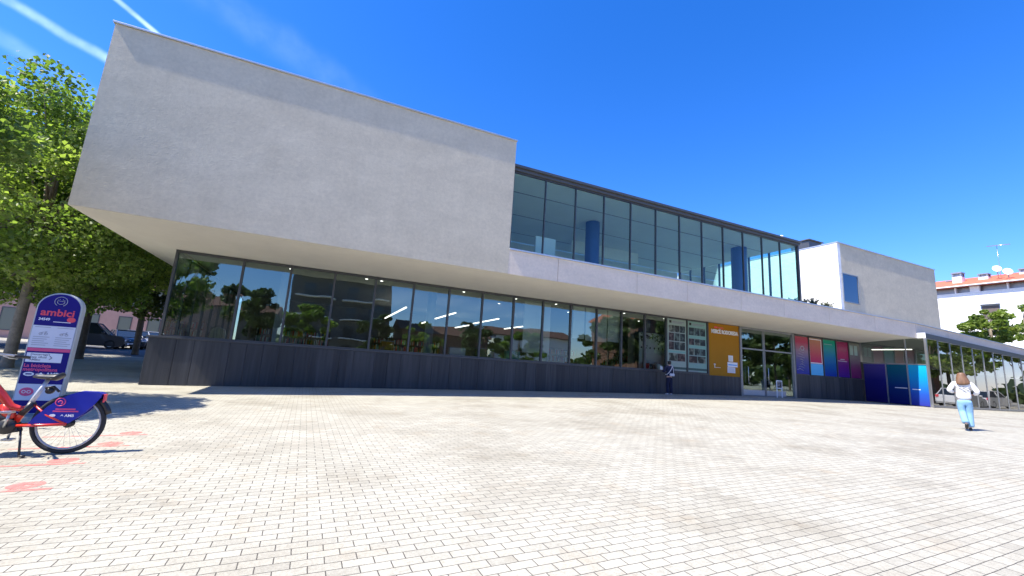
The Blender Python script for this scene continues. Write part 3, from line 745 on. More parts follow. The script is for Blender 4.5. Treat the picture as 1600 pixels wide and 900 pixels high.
# shrubs on the terrace
for i, (x, s, lab) in enumerate(((24.0, .40, 'low grey green shrub on the terrace next to the glass corner'), (25.2, .50, 'bushiest grey green shrub in the middle of the terrace edge'), (26.5, .42, 'low grey green shrub on the terrace beside the white flank wall'))):
    rr = random.Random(50 + i); pts = []
    t = empty('terrace_shrub', (x, YF + .75, ZL - .11), 0, lab, 'shrub', 'shrubs on the terrace')
    st = MB()
    for _ in range(26):
        a = rr.uniform(0, 6.28); r = rr.uniform(.1, 1.0); e = Vector((math.cos(a) * r * .75, math.sin(a) * r * .3, s * rr.uniform(.8, 1.5)))
        st.tube([(e.x * .4, e.y * .4, 0), e * .6 + Vector((0, 0, .1)), e], [.012, .008, .004], 4)
        for k in range(26):
            q = e * rr.uniform(.4, 1.02); pts.append((q.x + rr.uniform(-.05, .05), q.y + rr.uniform(-.05, .05), q.z + rr.uniform(-.03, .03), rr.random()))
    obj('stems', st, M['barkd'], t)
    v, f, tone = leaf_cloud(pts, .075, 60 + i); leaf_obj('foliage', v, f, tone, M['leafg'], t)

# ------------------------------------------------------------------ posters, signs and notices on the glazing
def photo_mat(i):
    m = bpy.data.materials.new('photo_print'); nt, N, L = nodes(m)
    o = N.new('ShaderNodeOutputMaterial'); p = N.new('ShaderNodeBsdfPrincipled'); L.new(p.outputs[0], o.inputs[0]); p.inputs['Roughness'].default_value = .3
    tc = N.new('ShaderNodeTexCoord'); mp = N.new('ShaderNodeMapping'); mp.inputs['Location'].default_value = (i * 3.7, i * 1.3, i * 2.1); L.new(tc.outputs['Object'], mp.inputs[0])
    n = N.new('ShaderNodeTexNoise'); n.inputs['Scale'].default_value = 3 + i * .6; n.inputs['Detail'].default_value = 7; L.new(mp.outputs[0], n.inputs[0])
    r = N.new('ShaderNodeValToRGB'); L.new(n.outputs[0], r.inputs[0]); e = r.color_ramp.elements
    dk, lt = [((.010, .016, .016), (.13, .19, .17)), ((.014, .018, .017), (.20, .23, .19)), ((.010, .018, .022), (.09, .14, .14)), ((.022, .012, .014), (.12, .09, .08))][i % 4]
    e[0].position = .46; e[0].color = (*dk, 1); e[1].position = .64; e[1].color = (*lt, 1)
    L.new(r.outputs[0], p.inputs['Base Color']); return m
PH = [photo_mat(i) for i in range(4)]
pale = mk('poster_paper', (.20, .36, .32), .35, var=.06); palew = mk('poster_paper_grey', (.27, .36, .32), .35, var=.06)
def collage(x0, x1, seed, bgm, label, rows):
    rr = random.Random(seed); W, H = x1 - x0, 2.76
    o = MB(); o.box(0, W, -.012, .0, 0, H, 0)
    def tile(a, b, c, d, mi): o.box(a, b, -.0150, -.0122, c, d, mi)
    tile(.12, .28, H - .22, H - .08, 5)
    tile(.34, W - .14, H - .16, H - .12, 6); tile(.34, W - .3, H - .22, H - .19, 6)
    z = H - .34
    for hgt, ncol, band in rows:
        x = .07; wd = (W - .14) / ncol
        for k in range(ncol):
            tile(x + .015, x + wd - .015, z - hgt, z, rr.choice((1, 2, 3, 4))); x += wd
        z -= hgt + .05
        if band: tile(.05, W - .05, z - .10, z - .01, 7); z -= .14
        tile(.10, .10 + W * .6, z + .015, z + .03, 6)
    tile(.0, W, .10, .22, 8); tile(.08, W * .55, .04, .07, 6)
    ob = obj('poster', o, [bgm] + PH + [M['black'], M['ink_grey'], M['teal'], mk('deep_green_print', (.03, .08, .075), .4)])
    ob.location = (x0, YW + .008, ZS + .03); tag(ob, label, 'poster', 'photo collage posters filling the window bays')
collage(16.76, 18.09, 3, palew, 'photo collage poster with grey upper half, directly above the man in navy', ((.36, 3, 0), (.42, 3, 0), (.42, 3, 1), (.40, 2, 0)))
collage(18.20, 19.60, 5, pale, 'greener photo collage poster next to the ochre panel', ((.42, 3, 1), (.34, 3, 1), (.36, 3, 0), (.36, 2, 0)))

t = empty('name_panel', (19.78, YW, 1.44), 0, 'tall ochre panel carrying the white raised letters of the library name', 'sign')
obj('panel', MB().box(0, 2.42, -.02, .03, 0, 2.92), M['ochre'], t)
obj('back_wall', MB().box(0, 2.42, .035, .10, -.1, 2.92), M['darkmetal'], t)
text('lettering', 'MERCÈ RODOREDA', .30, M['ink_white'], t, (1.23, -.05, 2.36), bold=.008, depth=.015, align='CENTER', sx=.80)
mb = MB(); mb.box(.42, .66, -.026, -.0205, 2.66, 2.74); mb.box(.60, 1.15, -.0262, -.0207, 2.70, 2.725); mb.box(.72, 1.2, -.0262, -.0207, 2.64, 2.665); obj('emblem', mb, M['ink_red'], t)
mb = MB(); mb.box(.38, .41, -.05, -.021, .42, .66); mb.box(.33, .46, -.05, -.021, .60, .64); mb.box(.46, .85, -.03, -.021, .44, .46); obj('handrail_mark', mb, M['paper'], t)
for nm, b, mt_, lab in (('notice', (1.5, 1.86, .84, 1.18), M['paper'], 'small white notice taped highest on the ochre panel'), ('notice', (1.40, 2.02, .20, .52), M['signwhite'], 'lowest pale grey notice taped to the ochre panel'), ('notice', (1.42, 2.22, .54, .80), M['ink_white'], 'wide white notice with a blue band on the ochre panel')):
    o = obj(nm, MB().box(b[0], b[1], -.012, 0, b[2], b[3]), mt_); o.location = (19.78, YW - .022, 1.44)
    tag(o, lab, 'notice')
    if 'blue' in lab:
        obj('printed_band', MB().box(b[0] + .04, b[1] - .04, -.0145, -.0125, b[2] + .08, b[2] + .15), M['skyblue'], o)
    else:
        mb = MB()
        for q in range(4): mb.box(b[0] + .05, b[1] - .06 - .03 * (q % 2), -.0145, -.0125, b[3] - .09 - q * .06, b[3] - .07 - q * .06)
        obj('printed_lines', mb, M['ink_lgrey'], o)

def film(i, label, stops, extra=()):
    x0, x1 = bx[i] + .05, bx[i + 1] - .05; z0 = ZS + .40; H = ZT - .10 - z0
    o = obj('window_film', MB().box(0, x1 - x0, -.008, 0, 0, H), grad_mat('printed_film', stops, 0, H), None)
    o.location = (x0, YW + .012, z0); tag(o, label, 'banner', 'coloured printed films in the bays right of the entrance')
    for nm, mb, mt_ in extra: obj(nm, mb, mt_, o)
W_ = 1.33
mb = MB()
for q in range(9): mb.tube([(.15 + .13 * (q % 5), -.012, .25 + .17 * q), (.4 + .1 * (q % 4), -.012, .33 + .15 * q), (.75 + .08 * (q % 3), -.012, .22 + .16 * q)], .012, 4)
mb.tube([(.72 + .17 * math.cos(a), -.012, 1.62 + .13 * math.sin(a)) for a in [k * .5236 for k in range(12)]], .025, 5, closed=True)
film(0, 'printed film fading from red through mauve to blue, beside the entrance door', ((0, (.02, .03, .30)), (.35, (.10, .10, .28)), (.62, (.30, .20, .26)), (.85, (.42, .05, .10)), (1, (.40, .08, .10))), (('scribble', mb, M['ink_lgrey']),))
mb = MB(); f = .05
mb.box(.02, W_ - .04, -.014, -.0085, .74, .79); mb.box(.02, W_ - .04, -.014, -.0085, 2.26, 2.31); mb.box(.02, .07, -.014, -.0085, .791, 2.259); mb.box(W_ - .09, W_ - .04, -.014, -.0085, .791, 2.259)
film(1, 'printed film in orange red above a plain light blue square, edged in white', ((0, (.10, .42, .80)), (.30, (.12, .46, .85)), (.31, (.50, .02, .12)), (.55, (.50, .07, .10)), (1, (.46, .22, .12))), (('border', mb, M['ink_white']),))
mb = MB(); mb.box(.15, 1.0, -.012, -.0085, 2.06, 2.085)
film(2, 'printed film fading from green down to blue', ((0, (.01, .035, .32)), (.5, (.005, .14, .34)), (1, (.01, .34, .17))), (('printed_lines', mb, M['ink_lgrey']),))
mb = MB(); mb.box(.1, 1.1, -.012, -.0085, 1.04, 1.08); mb.box(.4, .85, -.012, -.0085, 1.15, 1.2)
film(3, 'printed film in dark crimson over purple with one pale line', ((0, (.05, .01, .22)), (.42, (.12, .01, .17)), (.55, (.36, .01, .10)), (1, (.28, .02, .08))), (('printed_lines', mb, M['ink_lgrey']),))
mb = MB(); mb.box(.12, .48, -.012, -.0085, 1.55, 2.2); mb.box(.62, .98, -.012, -.0085, 1.55, 2.2)
film(4, 'greyish printed film with two pale blocks on top, the last before the recess', ((0, (.12, .01, .10)), (.25, (.16, .03, .11)), (.6, (.16, .12, .13)), (1, (.22, .21, .17))), (('pale_blocks', mb, palew),))

# display inside: white board hung with paper birds, plants, books on the ledge
t = empty('bird_board', (15.35, YW + .55, ZS), 0, 'tall white board hung with black paper birds inside the window', 'display board')
obj('board', MB().box(0, 2.15, 0, .04, -.9, 1.95), M['white_in'], t)
rr = random.Random(4); mb = MB()
for k in range(46):
    x, z = rr.uniform(.08, 2.05), 1.9 - abs(rr.gauss(0, .28)); s = rr.uniform(.05, .11); a = rr.uniform(-.5, .5)
    ca, sa = math.cos(a), math.sin(a)
    mb.add([(x + ca * p - sa * q, -.012, z + sa * p + ca * q) for p, q in ((-s, s * .5), (0, 0), (s, s * .6), (s * .2, -s * .5), (-s * .1, -s * 1.2))], [(0, 1, 4), (1, 2, 3), (1, 3, 4)])
for k in range(7): mb.box(.1 + .29 * k, .18 + .29 * k, -.014, -.006, 1.10, 1.2)
obj('paper_birds', mb, M['black'], t)
rr = random.Random(9)
for i, (x, w, h, mt_) in enumerate(((15.45, .3, .34, M['red']), (15.9, .26, .28, M['plastic']), (16.3, .2, .36, M['white_in']), (2.2, .5, .40, M['ochre']), (5.0, .7, .35, M['white_in']), (6.2, .8, .4, M['green_in']), (7.6, .7, .4, M['teal']), (9.1, .6, .42, M['green_in']))):
    o = MB(); o.box(0, w, 0, .22, 0, h)
    b = obj('storage_box', o, mt_, bevel=.01); b.location = (x, YW + .22 + .01 * i, ZS - .0 + (.0 if i < 3 else .0))
    colr = ('red', 'black', 'tall white', 'ochre', 'low white', 'wider green', 'teal', 'narrower green')[i]
    tag(b, colr + ' box standing on the ledge inside the lower windows', 'box', 'boxes on the inside window ledge')
    obj('lid', MB().box(-.01, w + .01, -.01, .23, h + .001, h + .03), M['frame2'], b)
mb = MB(); mb.box(XC + .3, 19.5, YW + .16, YW + .6, ZS - .06, ZS - .004); o = obj('window_ledge', mb, M['wood'], lib)
# shelves well inside
for i, (x, y, wd) in enumerate(((-3.5, 28.4, 4), (3, 28.6, 4.5), (12.5, 24, 3), (17, 25, 4), (23, 23, 3.5))):
    t = empty('bookcase', (x, y, .42), 0, ('bookcase deep inside behind the leftmost panes', 'bookcase inside behind the middle panes', 'bookcase inside behind the white blinds', 'bookcase inside behind the collage posters', 'bookcase facing the entrance doors')[i], 'bookcase', 'bookcases inside the library')
    mb = MB(); mb.box(0, .04, 0, .35, 0, 2.2); mb.box(wd - .04, wd, 0, .35, 0, 2.2)
    for k in range(6): mb.box(.041, wd - .041, 0, .35, .02 + .42 * k, .05 + .42 * k)
    mb.box(.041, wd - .041, .33, .349, .06, 2.1); obj('frame', mb, M['wood'], t)
    rr = random.Random(i); mb = MB()
    for k in range(5):
        x_ = .06
        while x_ < wd - .12:
            b = rr.uniform(.025, .07); mb.box(x_, x_ + b - .004, .06, .30, .052 + .42 * k, .052 + .42 * k + rr.uniform(.2, .34), rr.randrange(5)); x_ += b
    obj('books', mb, [M['red'], M['navy'], M['ochre'], M['white_in'], M['teal']], t)
t = empty('standing_notice', (24.72, YW - .45, gz(24.7, 16.8)), R_(6), 'low white framed notice board with a black face standing in front of the right door', 'notice board')
mb = MB(); mb.box(0, .06, 0, .04, .0, 1.0); mb.box(.54, .60, 0, .04, 0, 1.0); mb.box(.061, .539, 0, .04, .94, 1.0); mb.box(.061, .539, 0, .04, .52, .57); obj('frame', mb, M['ink_white'], t, bevel=.005)
obj('panel', MB().box(.062, .538, .01, .03, .571, .939), M['plastic'], t)
mb = MB()
for q in range(3): mb.box(.12, .46 - .06 * q, .006, .0095, .86 - .09 * q, .89 - .09 * q)
obj('lettering', mb, M['ink_lgrey'], t)

# ------------------------------------------------------------------ people
def skinmesh(name, vs, es, mat, parent, sub=2):
    me = bpy.data.meshes.new(name); me.from_pydata([v[:3] for v in vs], es, []); me.materials.append(mat)
    o = bpy.data.objects.new(name, me); COL.objects.link(o); o.parent = parent
    m = o.modifiers.new('skin', 'SKIN'); m.use_smooth_shade = True; m.branch_smoothing = .4
    sv = me.skin_vertices[0].data
    for i, v in enumerate(vs):
        sv[i].radius = (v[3], v[4] if len(v) > 4 else v[3]); sv[i].use_root = (i == 0)
    s = o.modifiers.new('sub', 'SUBSURF'); s.levels = sub; s.render_levels = sub
    return o
class SK:
    def __init__(s): s.v = []; s.e = []
    def chain(s, pts, start=None):
        p = start
        for q in pts:
            s.v.append(q); k = len(s.v) - 1
            if p is not None: s.e.append((p, k))
            p = k
        return p
def hand(s, w, wrist, fdir, side):
    """palm and five unequal curled fingers from the wrist vertex"""
    d = Vector(fdir).normalized(); up_ = Vector((0, 0, 1)); a = d.cross(up_).normalized() if abs(d.z) < .9 else Vector((1, 0, 0)); n = a.cross(d)
    P = Vector(wrist); palm = P + d * .075
    k = s.chain([(*palm, .030, .018)], w)
    for i, l in enumerate((.066, .076, .070, .055)):
        b = palm + a * (.030 - .020 * i) + d * .012
        s.chain([(*(b + d * l * .45 - n * .004), .0085), (*(b + d * l * .8 - n * .02), .0075), (*(b + d * l * .95 - n * .04), .0065)], k)
    b = P + d * .03 + a * .030 * side
    s.chain([(*(b + a * .02 * side + d * .01), .010), (*(b + a * .032 * side + d * .045 - n * .012), .008)], w)

def head(par, z, y=0., tilt=0., hairmat=None):
    pass
def person_woman():
    t = empty('person', at(17.35, 6.18), 0, 'woman with long brown hair in a white sweatshirt and pale jeans walking away across the sunny paving', 'person')
    t['label'] = 'long haired woman in white sweatshirt and pale blue jeans walking away across sunny paving'
    t.rotation_euler = (0, 0, math.atan2(6.18, 17.35) - R_(90) + R_(4))
    s = SK()
    pel = s.chain([(0, 0, .86, .125, .095)])
    ch = s.chain([(0, .01, 1.02, .115, .085), (0, .02, 1.22, .14, .095), (0, 0, 1.36, .075, .06)], pel)
    hd = s.chain([(0, .005, 1.43, .048), (0, .03, 1.49, .062, .07), (0, .025, 1.56, .074, .088), (0, .015, 1.62, .05, .06)], ch)
    s.chain([(0, .125, 1.525, .011), ], len(s.v) - 3)                       # nose
    for q in (-1, 1):
        s.chain([(q * .082, .02, 1.53, .012, .018)], hd - 1)
        sh = s.chain([(q * .165, 0, 1.335, .05)], ch)
        if q < 0: w = s.chain([(-.295, -.03, 1.12, .038), (-.20, .19, 1.06, .026)], sh); hand(s, w, (-.20, .19, 1.06), (.8, .5, -.1), 1)
        else: w = s.chain([(.285, .0, 1.10, .038), (.24, .22, 1.02, .026)], sh); hand(s, w, (.24, .22, 1.02), (-.2, .9, .1), -1)
    # right leg planted, left leg trailing with the heel up
    s.chain([(.09, .02, .80, .078), (.075, .05, .47, .055), (.06, .0, .09, .034), (.06, .12, .03, .03)], pel)
    s.chain([(-.09, 0, .80, .078), (-.06, .02, .48, .055), (-.03, -.26, .19, .034), (-.03, -.24, .09, .03)], pel)
    skinmesh('body', s.v, s.e, M['skin'], t)
    s = SK(); pel = s.chain([(0, 0, .85, .182, .142)])
    ch = s.chain([(0, -.005, 1.00, .17, .125), (0, .01, 1.2, .175, .125), (0, 0, 1.33, .12, .085), (0, .0, 1.385, .075, .065)], pel)
    for q in (-1, 1):
        sh = s.chain([(q * .17, -.005, 1.335, .075)], ch - 1)
        if q < 0: s.chain([(-.235, -.03, 1.22, .068), (-.30, -.04, 1.11, .063), (-.20, .16, 1.065, .046)], sh)
        else: s.chain([(.235, 0, 1.21, .068), (.29, -.01, 1.09, .063), (.235, .19, 1.025, .046)], sh)
    o = skinmesh('sweatshirt', s.v, s.e, M['sweat'], t)
    mb = MB()
    for (x0, z0, x1, z1) in ((-.15, 1.22, .06, 1.075), (-.10, 1.245, .12, 1.12), (-.01, 1.245, .15, 1.16), (-.165, 1.24, -.165, 1.14)):
        mb.tube([(x0, -.115, z0), ((x0 + x1) / 2, -.137, (z0 + z1) / 2), (x1, -.115, z1)], .008, 6)
    obj('dark_stripe', mb, M['plastic'], o)
    s = SK(); pel = s.chain([(0, -.01, .90, .172, .125)])
    k = s.chain([(0, -.01, .84, .165, .135)], pel)
    s.chain([(.085, .02, .74, .105, .11), (.08, .05, .50, .083), (.07, .02, .28, .085), (.065, .0, .085, .098, .09)], k)
    s.chain([(-.085, 0, .74, .105, .11), (-.065, .02, .51, .083), (-.05, -.14, .34, .082), (-.035, -.26, .20, .090)], k)
    skinmesh('jeans', s.v, s.e, M['jeans'], t)
    s = SK(); s.chain([(.0, .0, 1.64, .075, .08), (0, -.01, 1.595, .105, .115), (.0, -.035, 1.52, .122, .10), (.005, -.075, 1.43, .148, .075), (.012, -.105, 1.34, .165, .058), (.02, -.118, 1.28, .135, .035)])
    skinmesh('hair', s.v, s.e, M['hair'], t)
    s = SK(); s.chain([(.06, -.045, .05, .042, .04), (.06, .05, .042, .042, .035), (.06, .15, .03, .036, .026)]); skinmesh('shoe', s.v, s.e, M['shoe'], t, 2)
    s = SK(); s.chain([(-.03, -.33, .205, .042, .04), (-.03, -.27, .13, .042, .035), (-.03, -.19, .05, .036, .026)]); skinmesh('shoe', s.v, s.e, M['shoe'], t, 2)
person_woman()
def person_man():
    t = empty('person', at(16.18, 16.55), R_(-8), 'dark haired person in navy with pale crossbody bag reading the posters at the window', 'person')
    s = SK(); pel = s.chain([(0, 0, .90, .125, .095)])
    ch = s.chain([(0, .01, 1.06, .12, .085), (0, .02, 1.28, .15, .10), (0, 0, 1.42, .08, .06)], pel)
    hd = s.chain([(0, .01, 1.49, .05), (0, .035, 1.55, .064, .072), (0, .03, 1.62, .076, .09), (0, .02, 1.68, .052, .062)], ch)
    s.chain([(0, .13, 1.585, .011)], len(s.v) - 3)
    for q in (-1, 1):
        s.chain([(q * .084, .025, 1.59, .012, .018)], hd - 1)
        sh = s.chain([(q * .18, 0, 1.40, .05)], ch)
        if q < 0: w = s.chain([(-.27, .04, 1.13, .04), (-.23, .26, 1.20, .028)], sh); hand(s, w, (-.23, .26, 1.20), (.1, .6, .7), 1)
        else: w = s.chain([(.25, .03, 1.13, .04), (.12, .25, 1.12, .028)], sh); hand(s, w, (.12, .25, 1.12), (-.7, .6, .3), -1)
        s.chain([(q * .09, 0, .82, .08), (q * .095, .02, .48, .056), (q * .10, 0, .09, .036), (q * .115, .12, .03, .03)], pel)
    skinmesh('body', s.v, s.e, M['skin'], t)
    s = SK(); pel = s.chain([(0, 0, .90, .175, .13)])
    ch = s.chain([(0, 0, 1.05, .168, .125), (0, .01, 1.27, .19, .13), (0, 0, 1.40, .12, .085), (0, 0, 1.455, .07, .065)], pel)
    for q in (-1, 1):
        sh = s.chain([(q * .18, 0, 1.395, .075)], ch - 1)
        if q < 0: s.chain([(-.24, .02, 1.26, .072), (-.275, .03, 1.12, .065), (-.24, .23, 1.19, .045)], sh)
        else: s.chain([(.23, .02, 1.26, .072), (.26, .02, 1.12, .065), (.145, .22, 1.12, .045)], sh)
    skinmesh('jacket', s.v, s.e, M['navy'], t)
    s = SK(); k = s.chain([(0, 0, .92, .165, .122), (0, 0, .86, .16, .125)])
    for q in (-1, 1): s.chain([(q * .09, 0, .74, .1), (q * .097, .02, .48, .085), (q * .103, 0, .28, .082), (q * .105, .0, .085, .082)], k)
    skinmesh('trousers', s.v, s.e, M['navyd'], t)
    s = SK(); s.chain([(0, .0, 1.69, .07, .08), (0, -.005, 1.64, .098, .11), (0, -.02, 1.56, .098, .085), (0, -.04, 1.49, .08, .05)]); skinmesh('hair', s.v, s.e, M['hairk'], t)
    for q in (-1, 1):
        s = SK(); s.chain([(q * .105, -.05, .05, .045, .042), (q * .11, .06, .045, .045, .036), (q * .118, .16, .03, .038, .028)]); skinmesh('shoe', s.v, s.e, M['shoew'] if q < 0 else M['strap'], t)
    b = empty('shoulder_bag', at(16.18, 16.55), R_(-8), 'pale shoulder bag worn across the back of the person in navy', 'bag')
    mb = MB()
    pts = [(.14, .10, 1.43), (.12, -.02, 1.475), (.09, -.115, 1.40), (.0, -.142, 1.25), (-.11, -.135, 1.10), (-.18, -.06, 1.0), (-.17, .06, 1.0)]
    for a, c in zip(pts[:-1], pts[1:]): mb.tube([a, Vector(a).lerp(Vector(c), 1.06)], .022, 6)
    mb.tube([(.12, -.10, 1.42), (.14, -.14, 1.2), (.145, -.145, 1.02)], .018, 6)
    obj('strap', mb, M['strap'], b)
    obj('pouch', MB().box(-.10, .16, -.215, -.142, .93, 1.06), M['strap'], b, bevel=.025)
    k = obj('booklet', MB().box(-.075, .075, -.012, .012, -.10, .10), M['paper'], None, bevel=.003)
    k.location = Vector(at(16.18, 16.55)) + Vector((-.20, .33, 1.30)); k.rotation_euler = (R_(-20), R_(8), R_(-8))
    tag(k, 'small white booklet held up in the hand of the person in navy', 'booklet')
    obj('pages', MB().box(-.07, .07, -.008, .008, .101, .104), M['signwhite'], k)
person_man()

# ------------------------------------------------------------------ hire bikes
def make_bike(loc, rz, label):
    t = empty('hire_bicycle', loc, rz, label, 'bicycle', 'hire bicycles at the docking point')
    R = .345; WB = 1.10
    def wheel(x):
        tyre = MB(); n = 40
        tyre.tube([(x + (R - .024) * math.cos(a), 0, R + (R - .024) * math.sin(a)) for a in [2 * math.pi * k / n for k in range(n)]], .024, 10, closed=True)
        wh = obj('wheel', tyre, M['tyre'], t)
        rim = MB(); rim.tube([(x + (R - .055) * math.cos(a), 0, R + (R - .055) * math.sin(a)) for a in [2 * math.pi * k / n for k in range(n)]], .013, 8, closed=True)
        obj('rim', rim, M['silver'], wh)
        sp = MB()
        for k in range(28):
            a = 2 * math.pi * k / 28; s_ = .03 * (1 if k % 2 else -1); b = a + (.5 if k % 4 < 2 else -.5)
            sp.tube([(x + .03 * math.cos(b), s_, R + .03 * math.sin(b)), (x + (R - .06) * math.cos(a), 0, R + (R - .06) * math.sin(a))], .0012, 4)
        obj('spokes', sp, M['steel'], wh)
        hb = MB().lathe([(.001, -.055), (.022, -.055), (.045, -.035), (.030, -.02), (.030, .02), (.045, .035), (.022, .055), (.001, .055)], (x, 0, R), 'y', 18)
        obj('hub', hb, M['plastic'], wh)
    wheel(0); wheel(WB)
    # skirt guard: rounded blue shell over the rear wheel, both sides and the ridge
    arc = [(-.315 + .0, .02 + .60), (-.34, .54)]
    prof = [(.35, -.035), (.19, -.028), (-.015, .012), (-.08, .07), (-.15, .145), (-.215, .235), (-.258, .315), (-.268, .358), (-.23, .376), (-.05, .380), (.05, .335), (.13, .275), (.21, .195), (.285, .10), (.335, .02)]
    prof = [(a, b + R) for a, b in prof]
    mb = MB()
    for q in (-1, 1): mb.prism(prof, 'y', q * .050, q * .056)
    top = prof[7:15]
    for a, c in zip(top[:-1], top[1:]):
        mb.add([(a[0], -.05, a[1] - .001), (a[0], .05, a[1] - .001), (c[0], .05, c[1] - .001), (c[0], -.05, c[1] - .001), (a[0], -.05, a[1] - .007), (a[0], .05, a[1] - .007), (c[0], .05, c[1] - .007), (c[0], -.05, c[1] - .007)], [(0, 1, 2, 3), (7, 6, 5, 4), (0, 4, 5, 1), (3, 2, 6, 7)])
    g = obj('skirt_guard', mb, M['blue'], t)
    mb = MB()
    for q in (-1, 1):
        mb.tube([(.10 + .045 * math.cos(a), q * .058, R + .255 + .045 * math.sin(a)) for a in [k * .5236 for k in range(12)]], .006, 5, closed=True)
        mb.tube([(.10 + .02 * math.cos(a), q * .058, R + .25 + .02 * math.sin(a)) for a in [k * .5236 for k in range(9)]], .006, 5)
        mb.box(-.05, .13, q * .0565, q * .0585, R + .165, R + .180); mb.box(-.08, .15, q * .0565, q * .0585, R + .140, R + .155)
    obj('printed_mark', mb, M['ink_pink'], g)
    for q, s_ in ((1, -1), (-1, 1)):
        rot = (R_(90), 0, R_(180)) if q > 0 else (R_(90), 0, 0)
        text('lettering', 'AMB', .042, M['ink_white'], g, (.035 if q > 0 else -.035, q * .0585, R + .085), rot, bold=.001, depth=.0005)
    mb = MB()
    for q in (-1, 1): mb.prism([(.145 + .028 * math.cos(k * .5236), R + .10 + .016 * math.sin(k * .5236)) for k in range(12)], 'y', q * .0565, q * .0588)
    for q in (-1, 1): mb.prism([(.075, R + .09), (.06, R + .115), (.045, R + .09), (.06, R + .10)][::1], 'y', q * .0565, q * .0588)
    obj('oval_mark', mb, M['ink_white'], g)
    mb = MB(); mb.box(-.292, -.272, -.032, .032, R + .255, R + .352); obj('rear_light', mb, M['ink_red'], t, bevel=.006)
    mb = MB(); mb.tube([(-.345 * math.cos(a) * 1.075, 0, R + .345 * math.sin(a) * 1.075) for a in [R_(18 + 8 * k) for k in range(5)]], .03, 8); obj('mudguard', mb, M['plastic'], t)
    # frame
    mb = MB()
    for q in (-1, 1): mb.tube([(0, q * .065, R), (.20, q * .066, R - .01), (.46, q * .045, R - .02)], .016, 8)
    mb.tube([(.385, -.066, R - .04), (.0, -.066, R - .012)], .014, 8)
    obj('chainstay', mb, M['red'], t)
    mb = MB()
    mb.tube([(.47, 0, R + .02), (.43, 0, R + .12), (.375, 0, R + .22)], [.034, .03, .026], 12)
    mb.tube([(.40, 0, R + .17), (.47, 0, R + .165), (.55, 0, R + .19), (.66, 0, R + .33), (.86, 0, R + .57), (.89, 0, R + .61)], [.026, .032, .042, .048, .042, .036], 12)
    mb.tube([(.50, 0, R + .05), (.56, 0, R + .13), (.60, 0, R + .22)], [.045, .055, .04], 12)
    mb.tube([(.37, 0, R + .23), (.20, .05, R + .1), (.0, .065, R)], .011, 8); mb.tube([(.37, 0, R + .23), (.20, -.05, R + .1), (.0, -.065, R)], .011, 8)
    fr = obj('frame', mb, M['red'], t)
    mb = MB(); mb.tube([(.87, 0, R + .62), (.93, 0, R + .40), (.96, 0, R + .34)], .03, 10); obj('head_tube', mb, M['red'], t)
    mb = MB()
    for q in (-1, 1): mb.tube([(.96, q * .02, R + .36), (.985, q * .062, R + .28), (1.06, q * .064, R + .06), (WB, q * .062, R)], .016, 8)
    obj('fork', mb, M['plastic'], t)
    mb = MB().prism([(.40, R - .09), (.45, R + .02), (.50, R + .06), (.62, R + .10), (.80, R + .36), (.86, R + .34), (.74, R + .08), (.66, R - .07), (.56, R - .11)], 'y', -.05, .05)
    obj('battery_case', mb, M['plastic'], t, bevel=.015)
    mb = MB().lathe([(.001, -.07), (.075, -.07), (.085, -.05), (.085, .05), (.075, .07), (.001, .07)], (.52, 0, R - .03), 'y', 22); obj('motor', mb, M['plastic'], t)
    mb = MB().prism([(.58, R - .13), (.56, R - .07), (.80, R - .03), (.84, R - .10)], 'y', -.045, .045); obj('dock_plate', mb, M['silver'], t, bevel=.012)
    # cranks
    obj('crank', MB().tube([(.52, -.085, R - .03), (.545, -.095, R - .19)], .014, 8), M['steel'], t); obj('crank', MB().tube([(.52, .085, R - .03), (.495, .095, R + .13)], .014, 8), M['steel'], t)
    for x, y, z in ((.56, -.15, R - .205), (.49, .15, R + .145)):
        obj('pedal', MB().box(x - .05, x + .05, y - .045, y + .045, z - .012, z + .012), M['steel'], t, bevel=.006)
    mb = MB(); mb.tube([(.38, .07, R - .06), (.30, .16, .012)], .012, 8); mb.tube([(.30, .16, .012), (.25, .17, .010)], .014, 8); obj('kickstand', mb, M['plastic'], t)
    # saddle and post
    mb = MB(); mb.tube([(.40, 0, R + .18), (.35, 0, R + .32), (.285, 0, R + .50)], [.024, .024, .02], 12); obj('seat_post', mb, M['silver'], t)
    mb = MB(); mb.tube([(.44, 0, R + .10), (.36, 0, R + .24)], .033, 12); obj('seat_clamp', mb, M['plastic'], t)
    mb = MB()
    prof = [(.275, .014, .012), (.23, .030, .022), (.17, .050, .028), (.11, .085, .036), (.06, .10, .042), (.025, .095, .038), (.01, .06, .026)]
    vs = []; n = 12
    for x, w, h in prof:
        for k in range(n):
            a = 2 * math.pi * k / n; vs.append((x + .145, w * math.cos(a), R + .535 + h * math.sin(a) + (.02 if x < .05 else 0)))
    fs = [(i * n + k, i * n + (k + 1) % n, (i + 1) * n + (k + 1) % n, (i + 1) * n + k) for i in range(len(prof) - 1) for k in range(n)] + [tuple(range(n))[::-1], tuple(range((len(prof) - 1) * n, len(prof) * n))]
    mb.add(vs, fs, 0, True); sd = obj('saddle', mb, M['plastic'], t)
    obj('saddle_badge', MB().box(.33, .40, -.02, .02, R + .556, R + .566), M['silver'], sd)
    mb = MB().lathe([(.001, -.03), (.035, -.03), (.04, 0), (.035, .03), (.001, .03)], (.27, -.07, R + .37), 'y', 14); mb.tube([(.31, -.05, R + .40), (.24, -.06, R + .42), (.18, -.06, R + .36)], .014, 8)
    obj('lock', mb, M['plastic'], t)
    # front end
    mb = MB(); mb.tube([(.885, 0, R + .6), (.84, 0, R + .76)], .022, 10)
    mb.tube([(.70, -.31, R + .74), (.76, -.22, R + .76), (.84, -.08, R + .77), (.84, .08, R + .77), (.76, .22, R + .76), (.70, .31, R + .74)], .013, 10)
    obj('handlebar', mb, M['silver'], t)
